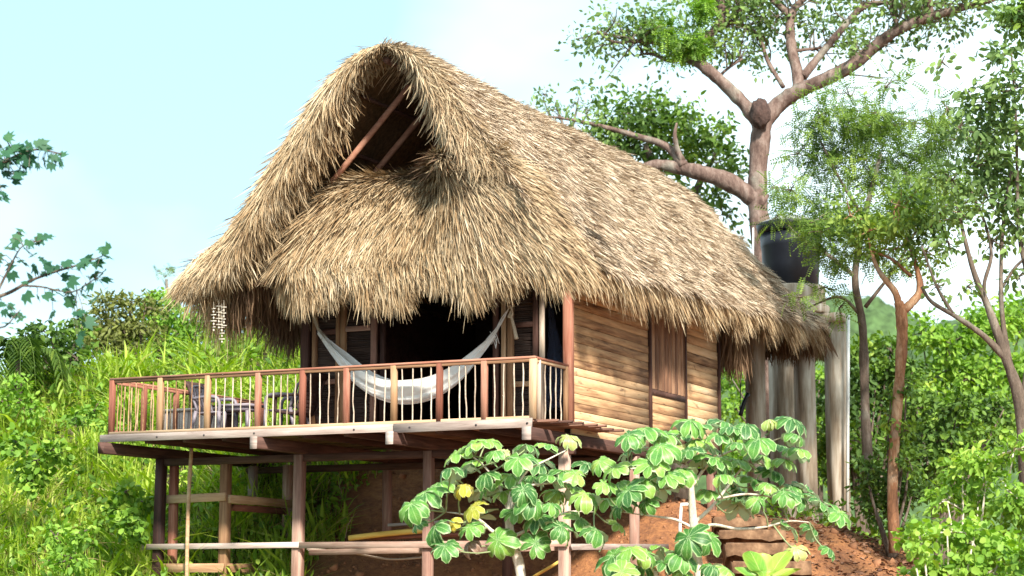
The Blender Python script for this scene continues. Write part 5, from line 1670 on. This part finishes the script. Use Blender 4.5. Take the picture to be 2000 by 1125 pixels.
def weeds(N_, s0, s1, d0, d1, size, h, mat, name, label, tmpl=L_T, keep=None):
    s = RNG.uniform(s0, s1, N_); d = RNG.uniform(d0, d1, N_)
    tf = np.sin(s * 1.7 + 2 * np.sin(d * 0.8)) * np.sin(d * 1.4 + 1.5 * np.sin(s * 1.1))
    k = RNG.random(N_) < 0.35 + 0.65 * np.clip(tf, 0, 1)
    s, d = s[k], d[k]
    if keep is not None:
        k = keep(s, d); s, d = s[k], d[k]
    xy = world_sd(s, d, None)
    P = np.concatenate([xy, (ground(s, d) + RNG.random(len(s)) * h)[:, None]], 1)
    P = P[~under_hut(P)]
    n = len(P)
    dr = RNG.normal(0, 0.7, (n, 3)); dr[:, 2] -= 0.1
    ups = RNG.normal(0, 0.4, (n, 3)) + (0, 0, 0.9)
    mb = MB(); mb.add(*scatter(tmpl[0], tmpl[1], None, P, dr, ups, size * RNG.uniform(0.6, 1.4, n)))
    o = mb.build(name, mat, None, origin=P.mean(0), kind='stuff')
    return tag(o, label, 'weeds')


weeds(30000, -14, -2, 29.5, 46, 0.17, 0.75, G_WEED, 'weeds', 'broad-leaved weeds growing through the grass of the left hill')
weeds(9000, -5.6, -1.0, 35.5, 46, 0.12, 0.35, G_WEED, 'ground_cover', 'low green cover on the bank under the deck')
# weeds behind the hut and along the right-hand bank
weeds(9000, 5.0, 13, 37, 52, 0.15, 0.6, G_WEED, 'undergrowth', 'green undergrowth at the foot of the pillars and trees')
LITTER = mat_blades('dead_leaf', [(0, (0.07, 0.03, 0.02)), (0.5, (0.20, 0.10, 0.06)), (0.85, (0.34, 0.2, 0.13)), (1, (0.5, 0.4, 0.33))], trans=0.0, rough=0.8)
N_ = 5200
s = RNG.uniform(3.0, 8.0, N_); d = RNG.uniform(28, 42, N_)
k = RNG.random(N_) < smooth((s - 4.0 + (36 - d) * 0.12) / 1.6) * 0.9 + 0.06
s, d = s[k], d[k]
P = np.concatenate([world_sd(s, d, None), ground(s, d)[:, None] + 0.015 + RNG.random((len(s), 1)) * 0.02], 1)
n = len(P)
mb = MB(); mb.add(*scatter(LEAF_V, LEAF_Q, None, P, RNG.normal(0, 1, (n, 3)) * (1, 1, 0.25), RNG.normal(0, 0.35, (n, 3)) + (0, 0, 1), RNG.uniform(0.06, 0.17, n)))
tag(mb.build('leaf_litter', LITTER, None, origin=P.mean(0), kind='stuff'), 'brown fallen leaves strewn over the red bank', 'leaf litter')
# pebbles and clods on the bank
N_ = 2500
s = RNG.uniform(-4, 7.5, N_); d = RNG.uniform(29, 42, N_)
P = np.concatenate([world_sd(s, d, None), ground(s, d)[:, None]], 1)
ov = np.array([(1, 0, 0), (0, 1, 0), (-1, 0, 0), (0, -1, 0), (0, 0, 0.7), (0, 0, -0.7)], float)
ot = [(0, 1, 4), (1, 2, 4), (2, 3, 4), (3, 0, 4), (1, 0, 5), (2, 1, 5), (3, 2, 5), (0, 3, 5)]
mb = MB(); mb.add(*scatter(ov, None, ot, P, RNG.normal(0, 1, (N_, 3)), RNG.normal(0, 1, (N_, 3)), RNG.uniform(0.015, 0.06, N_) * (1 + (RNG.random(N_) < .05) * 1.5)))
tag(mb.build('clods', mat_plain('soil_clod', (0.26, 0.12, 0.06), 0.95, var=0.6, scale=2), None, origin=P.mean(0), kind='stuff'), 'loose clods and pebbles of red earth on the bank', 'clods')

# ------------------------------------------------------------------ saplings with umbrella leaves in front of the hut
def mat_umb(name, top, vein, edge, back):
    m, nt, N, L, b = new_mat(name)
    uvn = N.new('ShaderNodeUVMap'); sp = N.new('ShaderNodeSeparateXYZ'); L.new(uvn.outputs['UV'], sp.inputs[0])

    def math_(op, a, b_=None, c=None):
        n = N.new('ShaderNodeMath'); n.operation = op
        for i, v in enumerate((a, b_, c)):
            if v is None: continue
            if isinstance(v, (int, float)): n.inputs[i].default_value = v
            else: L.new(v, n.inputs[i])
        return n.outputs[0]
    au = math_('ABSOLUTE', math_('SUBTRACT', sp.outputs['X'], 0.5))
    mid = math_('LESS_THAN', au, 0.022)
    ph = math_('SUBTRACT', math_('MULTIPLY', sp.outputs['Y'], 9.0), math_('MULTIPLY', au, 5.0))
    sv = math_('GREATER_THAN', math_('SINE', math_('MULTIPLY', ph, 6.283)), 0.86)
    vein_f = math_('MAXIMUM', math_('MULTIPLY', mid, 0.6), math_('MULTIPLY', sv, 0.16))
    edge_f = N.new('ShaderNodeMapRange'); edge_f.inputs[1].default_value = 0.36; edge_f.inputs[2].default_value = 0.49
    L.new(au, edge_f.inputs[0])
    g = N.new('ShaderNodeNewGeometry'); oi = N.new('ShaderNodeObjectInfo')
    n1 = N.new('ShaderNodeTexNoise'); n1.inputs['Scale'].default_value = 7; n1.inputs['Detail'].default_value = 3
    L.new(g.outputs['Position'], n1.inputs['Vector'])
    f = math_('ADD', math_('MULTIPLY', oi.outputs['Random'], 0.55), math_('MULTIPLY', g.outputs['Random Per Island'], 0.25))
    f = math_('ADD', f, math_('MULTIPLY', math_('SUBTRACT', n1.outputs['Fac'], 0.5), 0.7))
    r = ramp(N, top); L.new(f, r.inputs['Fac'])
    m1 = N.new('ShaderNodeMix'); m1.data_type = 'RGBA'; L.new(vein_f, m1.inputs[0]); L.new(r.outputs['Color'], m1.inputs[6]); m1.inputs[7].default_value = (*vein, 1)
    m2 = N.new('ShaderNodeMix'); m2.data_type = 'RGBA'; L.new(math_('MULTIPLY', edge_f.outputs[0], 0.75), m2.inputs[0]); L.new(m1.outputs[2], m2.inputs[6]); m2.inputs[7].default_value = (*edge, 1)
    m3 = N.new('ShaderNodeMix'); m3.data_type = 'RGBA'; L.new(g.outputs['Backfacing'], m3.inputs[0]); L.new(m2.outputs[2], m3.inputs[6]); m3.inputs[7].default_value = (*back, 1)
    L.new(m3.outputs[2], b.inputs['Base Color'])
    b.inputs['Roughness'].default_value = 0.42
    b.inputs['Specular IOR Level'].default_value = 0.4
    bm = N.new('ShaderNodeBump'); bm.inputs['Strength'].default_value = 0.5; bm.inputs['Distance'].default_value = 0.02
    L.new(vein_f, bm.inputs['Height']); bm.invert = True; L.new(bm.outputs['Normal'], b.inputs['Normal'])
    tr = N.new('ShaderNodeBsdfTranslucent'); L.new(m3.outputs[2], tr.inputs['Color'])
    ms = N.new('ShaderNodeMixShader'); ms.inputs[0].default_value = 0.28
    L.new(b.outputs[0], ms.inputs[1]); L.new(tr.outputs[0], ms.inputs[2]); L.new(ms.outputs[0], N['Material Output'].inputs['Surface'])
    return m


UMB = mat_umb('umbrella_leaf', [(0.1, (0.03, 0.12, 0.024)), (0.32, (0.075, 0.225, 0.038)), (0.55, (0.17, 0.36, 0.055)), (0.88, (0.36, 0.50, 0.10))], (0.42, 0.60, 0.26), (0.55, 0.72, 0.36), (0.42, 0.54, 0.32))
UMB_Y = mat_umb('yellow_leaf', [(0.1, (0.32, 0.36, 0.04)), (0.5, (0.58, 0.5, 0.05)), (1, (0.7, 0.52, 0.07))], (0.7, 0.62, 0.25), (0.7, 0.66, 0.3), (0.6, 0.55, 0.25))
UMB_NEW = mat_umb('young_leaf', [(0.1, (0.3, 0.42, 0.1)), (0.5, (0.45, 0.52, 0.16)), (1, (0.55, 0.55, 0.25))], (0.62, 0.66, 0.36), (0.68, 0.72, 0.45), (0.55, 0.5, 0.25))
UMB_DRY = mat_umb('dry_leaf', [(0.1, (0.22, 0.13, 0.09)), (0.5, (0.34, 0.22, 0.16)), (1, (0.45, 0.33, 0.25))], (0.5, 0.4, 0.32), (0.5, 0.4, 0.33), (0.4, 0.3, 0.24))


def umb_leaf_mesh(name, mat, nl, droop, R=0.36, gap=0.5):
    """An umbrella leaf: obovate lobes round the tip of the stalk, each folded along its midrib and arching down."""
    V_, Q_, UV_ = [], [], []
    rows, cols = 6, 5
    a0 = RNG.uniform(0, 6.28)
    for k in range(nl):
        az = a0 + (2 * math.pi - gap) * k / nl + RNG.normal(0, 0.06)
        L_ = R * (0.82 + 0.25 * math.cos((k - nl / 2) / nl * 2.4)) * RNG.uniform(0.88, 1.08)
        w = L_ * RNG.uniform(0.46, 0.56)
        dp = droop * RNG.uniform(0.75, 1.25)
        th0 = RNG.uniform(0.1, 0.35)
        o_ = np.array([math.cos(az), math.sin(az), 0]); s_ = np.array([-math.sin(az), math.cos(az), 0]); u_ = np.array([0, 0, 1.0])
        p = np.array([0, 0, 0.0]); th = th0
        b = len(V_)
        tw = RNG.normal(0, 0.25)
        for i in range(rows):
            t = i / (rows - 1)
            wd = w * (0.10 + 0.90 * math.sin(min(1, t * 0.98) ** 1.25 * math.pi * 0.87) ** 0.8) if t < 0.999 else w * 0.22
            fw_ = o_ * math.cos(th) + u_ * math.sin(th); nv_ = -o_ * math.sin(th) + u_ * math.cos(th)
            if i: p = p + fw_ * L_ / (rows - 1)
            sr_ = s_ * math.cos(tw * t) + nv_ * math.sin(tw * t); nr_ = nv_ * math.cos(tw * t) - s_ * math.sin(tw * t)
            for j in range(cols):
                c = (j / (cols - 1) - 0.5) * 2
                fold = (-0.22 * c * c + 0.28 * abs(c)) * wd * 0.9 + 0.012 * math.sin(t * 14 + j * 2)
                V_.append(p + sr_ * c * wd * 0.5 + nr_ * fold)
                UV_.append(((c + 1) / 2, t))
            th -= dp / (rows - 1)
        for i in range(rows - 1):
            for j in range(cols - 1):
                q = b + i * cols + j
                Q_.append((q, q + cols, q + cols + 1, q + 1))
    return mesh_data(name, V_, np.array(Q_), None, mat, True, UV_)


U_MESH = [umb_leaf_mesh('leaf', UMB, RNG.integers(7, 9), dr_, R=RNG.uniform(0.34, 0.43), gap=0.4) for dr_ in (1.0, 1.2, 1.4, 1.6, 1.1, 1.3, 1.5, 1.8, 0.9, 1.25)]
Y_MESH = [umb_leaf_mesh('leaf', UMB_Y, 9, dr_, R=0.33) for dr_ in (1.3, 1.7)]
N_MESH = [umb_leaf_mesh('leaf', UMB_NEW, 8, dr_, R=0.30, gap=0.1) for dr_ in (1.9, 2.2)]
D_MESH = [umb_leaf_mesh('leaf', UMB_DRY, 9, 2.0, R=0.38)]


def sapling(label, d, trunk, limbs_, leaves, extra, cpx):
    b = at(trunk[0][0], trunk[0][1], d); b = np.array([b[0], b[1], gz(b)])
    t = thing('umbrella_leaf_sapling', b, label, 'sapling', 'umbrella-leaved saplings in front of the hut')
    tr = MB()
    P = [at(p[0], p[1], d) for p in trunk]
    R = [p[2] * d / F_PX for p in trunk]
    P = [np.array([P[0][0], P[0][1], b[2] - 0.2])] + P; R = [R[0] * 1.15] + R
    Ps = spline(P, 5)
    tr.tube(Ps, np.interp(np.linspace(0, 1, len(Ps)), np.linspace(0, 1, len(R)), R) * (1 + 0.03 * RNG.normal(0, 1, len(Ps))), 10)
    pts = [Ps[len(Ps) // 3:]]
    for l in limbs_: pts.append(limb(tr, [(q[0], q[1], q[2] * 0.72) + tuple(q[3:]) for q in l], d, 8))
    tr.build('trunk', BARK_PALE, t, smooth_=True)
    allp = np.concatenate(pts)
    st = MB()
    cen = at(cpx[0], cpx[1], d)
    for k, lf in enumerate(leaves + extra):
        px, py = lf[0], lf[1]
        kind = lf[2] if len(lf) > 2 else 'g'
        dz = RNG.uniform(-0.75, 0.25) if k < len(leaves) else RNG.uniform(0.2, 0.9)
        p = at(px, py, d + dz)
        ms = {'g': U_MESH, 'y': Y_MESH, 'n': N_MESH, 'd': D_MESH}[kind]
        o = bpy.data.objects.new('leaf', ms[RNG.integers(len(ms))])
        COL.objects.link(o); o.parent = t
        out = nrm(p - cen)
        nv_ = nrm(np.array([0, 0, 1.0]) + out * (0.6 if kind != 'n' else 0.1) - FH * 0.32 + RNG.normal(0, 0.22, 3))
        qx = nrm(np.cross(nv_, RNG.normal(0, 1, 3))); qy = np.cross(nv_, qx)
        sc_ = RNG.uniform(0.55, 0.95) * (lf[3] if len(lf) > 3 else 1)
        m4 = Matrix([[qx[i] * sc_, qy[i] * sc_, nv_[i] * sc_, p[i] - b[i]] for i in range(3)] + [[0, 0, 0, 1]])
        o.matrix_local = m4
        if kind == 'y': o['label'] = 'yellowing leaf'
        if kind == 'n': o['label'] = 'pale young leaf still folded like a bell'
        if kind == 'd': o['label'] = 'withered brown leaf'
        # stalk to the nearest limb
        dist = np.linalg.norm(allp - p, axis=1) + np.maximum(0, allp[:, 2] - p[2]) * 1.5
        q = allp[np.argmin(dist)]
        st.tube(spline([q, (q + p) / 2 + np.array([0, 0, -0.06]) + RNG.normal(0, 0.03, 3), p - nv_ * 0.04, p], 3), np.linspace(0.013, 0.007, 10), 5, False)
    st.build('leaf_stalks', mat_plain('green_stalk', (0.22, 0.27, 0.13), 0.6) if 'green_stalk' not in bpy.data.materials else bpy.data.materials['green_stalk'], t, smooth_=True, kind='stuff')
    return t


L1 = [(893, 884), (935, 866), (968, 882), (880, 915), (855, 945), (830, 962), (803, 985), (815, 1022), (850, 1028), (905, 948, 'y'), (925, 990, 'y'), (880, 1020, 'y', .8), (868, 1066), (915, 1030), (950, 925), (1012, 895), (1000, 928), (1050, 905), (1022, 955), (1075, 930), (1068, 868, 'g', .7), (1110, 852, 'n', 1.0), (1125, 925), (1142, 965), (1148, 905), (1075, 985), (1005, 998), (1052, 1008), (1096, 1028), (1132, 1015), (1165, 1035), (1205, 1022), (972, 1055), (1045, 1062), (915, 1062, 'd'), (985, 880, 'n', .8), (1040, 975), (985, 960)]
X1 = [(900, 915), (940, 900), (960, 950), (1040, 930), (1090, 960), (940, 960), (1100, 920), (870, 940), (950, 860), (1030, 870), (1120, 950), (930, 1015), (1060, 900)]
sapling('left sapling with drooping umbrella leaves, some of them yellow, and a slanting pale trunk', 26.6, [(1019, 1150, 10), (1006, 1075, 9.5), (998, 1050, 9), (994, 1010, 7.5), (1000, 960, 5)],
        [[(1000, 1056, 6), (965, 1040, 5), (935, 1015, 4), (905, 1005, 2.5), (870, 1000, 1.5)], [(998, 1050, 5), (1030, 1035, 4.5), (1062, 1020, 3.5), (1110, 1000, 2.5), (1160, 1000, 1.5)], [(996, 1010, 5), (1008, 960, 4, -.2), (1030, 920, 3, -.3), (1075, 895, 2, -.3), (1105, 880, 1.5)], [(995, 1005, 5), (975, 950, 3.5, .2), (945, 910, 2.5, .2), (920, 890, 1.5)], [(1012, 950, 3), (1060, 945, 3), (1110, 940, 2), (1140, 925, 1.3)]],
        L1, X1, (1005, 1010))
L2 = [(1228, 850), (1260, 838), (1300, 850), (1347, 822), (1290, 872), (1232, 882), (1372, 832), (1402, 848), (1430, 835), (1456, 830), (1482, 858), (1503, 820, 'n', 1.0), (1546, 818), (1556, 850), (1562, 878), (1532, 898), (1490, 890), (1442, 900), (1412, 928), (1372, 898), (1332, 918), (1302, 928), (1272, 905), (1250, 938), (1226, 958), (1212, 985), (1262, 980), (1200, 915), (1382, 958), (1500, 945), (1532, 962), (1566, 972), (1602, 980), (1638, 1002), (1480, 975), (1542, 1030), (1590, 1035), (1620, 1072), (1552, 1070, 'n', 1.2), (1345, 1050), (1386, 1050), (1180, 945), (1172, 900), (1345, 880), (1395, 895), (1320, 870, 'n', .8), (1440, 865), (1360, 860)]
X2 = [(1300, 900), (1400, 900), (1250, 900), (1430, 940), (1330, 850), (1380, 870), (1280, 950), (1450, 960), (1510, 920), (1280, 845), (1415, 825), (1465, 845), (1520, 870), (1240, 865), (1480, 940), (1210, 945), (1190, 975), (1545, 950), (1580, 960), (1320, 945), (1440, 985)]
sapling('right sapling with a wide flat head of umbrella leaves and an upright pale trunk', 26.2, [(1366, 1150, 9.5), (1362, 1090, 9.5), (1357, 1040, 9), (1352, 990, 7.5), (1350, 940, 5)],
        [[(1360, 1040, 5), (1390, 1025, 4.5), (1440, 1033, 4, -.2), (1490, 1030, 3.5, -.3), (1540, 1018, 2, -.4), (1580, 1020, 1.5, -.4)], [(1357, 1020, 5.5), (1385, 995, 5), (1410, 965, 4, .1), (1440, 925, 3, .2), (1470, 890, 2, .2), (1495, 850, 1.5)], [(1352, 1030, 4), (1320, 1015, 3.5), (1290, 1010, 3), (1250, 1005, 2), (1215, 1000, 1.3)], [(1352, 960, 5), (1345, 915, 3.5), (1320, 880, 2.5), (1290, 860, 1.5)], [(1352, 950, 5), (1385, 905, 3.5), (1430, 880, 3), (1480, 870, 2), (1540, 850, 1.3)], [(1350, 955, 4), (1300, 930, 3), (1250, 915, 2), (1200, 920, 1.3)], [(1400, 975, 3), (1460, 965, 3), (1530, 975, 2), (1600, 990, 1.3)]],
        L2, X2, (1365, 990))
L3 = [(1198, 1085), (1230, 1072), (1262, 1080), (1292, 1070), (1258, 1105), (1300, 1098), (1330, 1082), (1225, 1105), (1215, 1118), (1390, 1105), (1420, 1112, 'g', .8), (1335, 1118)]
sapling('low sapling at the bottom edge, its umbrella leaves between the two taller saplings', 25.8, [(1290, 1190, 7), (1285, 1150, 6), (1280, 1115, 4)],
        [[(1285, 1150, 4), (1250, 1115, 3), (1215, 1100, 1.5)], [(1285, 1150, 4), (1320, 1110, 3), (1380, 1115, 1.5)]], L3, [], (1285, 1150))

# bright broad-leaved young plant at the bottom
bpt = base_at(1492, 25.5)
YP = thing('broad_leaved_plant', bpt, 'bright lime plant with long upright blades at the bottom below the steps', 'plant')
LIME2 = mat_umb('lime_blade', [(0.1, (0.13, 0.34, 0.04)), (0.5, (0.28, 0.46, 0.05)), (1, (0.45, 0.55, 0.08))], (0.5, 0.6, 0.2), (0.4, 0.55, 0.12), (0.4, 0.5, 0.15))
for (px, py, bend) in ((1470, 1085, -0.25), (1490, 1088, 0.0), (1530, 1085, 0.45), (1545, 1112, 0.55), (1455, 1110, -0.4)):
    a = at(1495, 1150, 25.5); e = at(px, py, 25.5 + RNG.uniform(-.1, .1))
    c = spline([bpt, a, (a + e) / 2 + np.array([0, 0, 0.04]), e, e + (e - a) * 0.25 + np.array([0, 0, -0.05])], 5)
    m_ = len(c); V_, Q_, UV_ = [], [], []
    sv = RT
    for i in range(m_):
        t = i / (m_ - 1)
        w = 0.015 + 0.13 * max(0, math.sin(max(0, (t - 0.25) / 0.75) * math.pi)) ** 0.8
        for j in range(3):
            V_.append(c[i] + sv * (j - 1) * w + FH * abs(j - 1) * w * 0.35); UV_.append((j / 2, t))
    for i in range(m_ - 1):
        for j in range(2): Q_.append((i * 3 + j, i * 3 + j + 1, i * 3 + j + 4, i * 3 + j + 3))
    obj('leaf', V_, Q_, None, LIME2, YP, smooth_=True, uv=UV_)

# ------------------------------------------------------------------ maple-leaved tree standing left of the view, its boughs reaching in
DL = 20.0
lb = base_at(-260, DL)
MT = thing('lobed_leaf_tree', lb, 'tree off the left edge whose boughs of dark lobed leaves reach in against the sky', 'tree')
tr = MB()
limb(tr, [(-260, 1190, 26), (-265, 900, 22), (-250, 650, 18), (-230, 450, 14), (-200, 250, 10), (-190, 100, 6)], DL, 10)
bp_ = [limb(tr, [(-240, 560, 10), (-120, 600, 7), (0, 578, 4), (60, 548, 3.2), (110, 530, 2.5), (160, 515, 1.8), (200, 500, 1)], DL, 7),
       limb(tr, [(-225, 420, 9), (-120, 400, 6), (-30, 340, 4), (20, 310, 3), (70, 292, 2), (120, 300, 1)], DL, 7),
       limb(tr, [(40, 558, 2.5), (80, 560, 2), (140, 570, 1.4), (185, 545, 1)], DL, 6),
       limb(tr, [(-10, 580, 3), (20, 520, 2), (45, 480, 1.2), (85, 470, 1)], DL, 6),
       limb(tr, [(-60, 600, 3), (0, 640, 2), (40, 605, 1)], DL, 6)]
tr.build('trunk', BARK_GREY, MT, smooth_=True)
MAPLE = mat_blades('lobed_leaf', [(0, (0.012, 0.05, 0.03)), (0.5, (0.03, 0.10, 0.05)), (1, (0.07, 0.18, 0.06))], trans=0.3, nscale=2.0)


def lobed():
    pts = [(0, 0)]
    tipsA = [(-1.25, 0.55), (-0.62, 0.9), (0, 1.0), (0.62, 0.9), (1.25, 0.55)]
    out = []
    for k, (a, l) in enumerate(tipsA):
        if k: out.append((a - 0.31, 0.55))
        out.append((a, l))
    outer = [(-2.2, 0.3)] + out + [(2.2, 0.3)]
    V_ = [(0, 0, 0)] + [(math.cos(a) * l, math.sin(a) * l, -0.16 * l * l + 0.05 * (k % 2)) for k, (a, l) in enumerate(outer)]
    T_ = [(0, k, k + 1) for k in range(1, len(outer))]
    return np.array(V_), T_


LV, LT = lobed()
LMESH = [mesh_data('leaf', LV * (1, 1, f), None, LT, MAPLE) for f in (0.6, 1.2, 2.0)]
st = MB()
Lp = [(8, 290), (25, 285), (40, 300), (55, 290), (75, 282), (60, 310), (80, 315), (100, 320), (112, 300), (120, 318), (20, 315), (35, 330), (10, 335), (5, 365), (15, 300), (92, 295), (-10, 310), (-20, 340), (45, 318), (-5, 280), (28, 345), (8, 385),
      (10, 480), (30, 475), (50, 490), (70, 478), (80, 470), (62, 500), (35, 510), (10, 520), (78, 505), (20, 540), (95, 510), (110, 520), (125, 515), (60, 530), (45, 555), (50, 575), (90, 575), (115, 572), (135, 570), (140, 530), (150, 520), (160, 535), (170, 510), (185, 530), (200, 510), (205, 490), (190, 545), (175, 555), (165, 570), (150, 585), (205, 535), (130, 585), (105, 585), (15, 600), (35, 615), (20, 625), (5, 590), (-10, 500), (-20, 530), (120, 545), (80, 540), (150, 610), (160, 630), (155, 655), (195, 520), (30, 455), (85, 455)]
allp = np.concatenate(bp_)
for (px, py) in Lp:
    for rep_ in range(4 if px < 70 and py < 350 else 2):
        p = at(px + RNG.normal(0, 3 + 6 * rep_), py + RNG.normal(0, 3 + 6 * rep_), DL + RNG.uniform(-0.25, 0.25))
        o = bpy.data.objects.new('leaf', LMESH[RNG.integers(3)])
        COL.objects.link(o); o.parent = MT
        nv_ = nrm(RNG.normal(0, 0.55, 3) + np.array([0, 0, 0.6]) - FH * 0.45)
        dx_ = nrm(np.cross(np.cross(nv_, RNG.normal(0, 0.6, 3) + RT * 0.6 + (0, 0, -0.5)), nv_)); qy = np.cross(nv_, dx_)
        sc_ = RNG.uniform(0.085, 0.15)
        o.matrix_local = Matrix([[dx_[i] * sc_, qy[i] * sc_, nv_[i] * sc_, p[i] - lb[i]] for i in range(3)] + [[0, 0, 0, 1]])
        q = allp[np.argmin(np.linalg.norm(allp - p, axis=1))]
        st.tube([q, (q + p) / 2 + RNG.normal(0, 0.01, 3) + (0, 0, 0.02), p], [0.005, 0.004, 0.003], 4, False)
st.build('leaf_stalks', BARK_GREY, MT, kind='stuff')
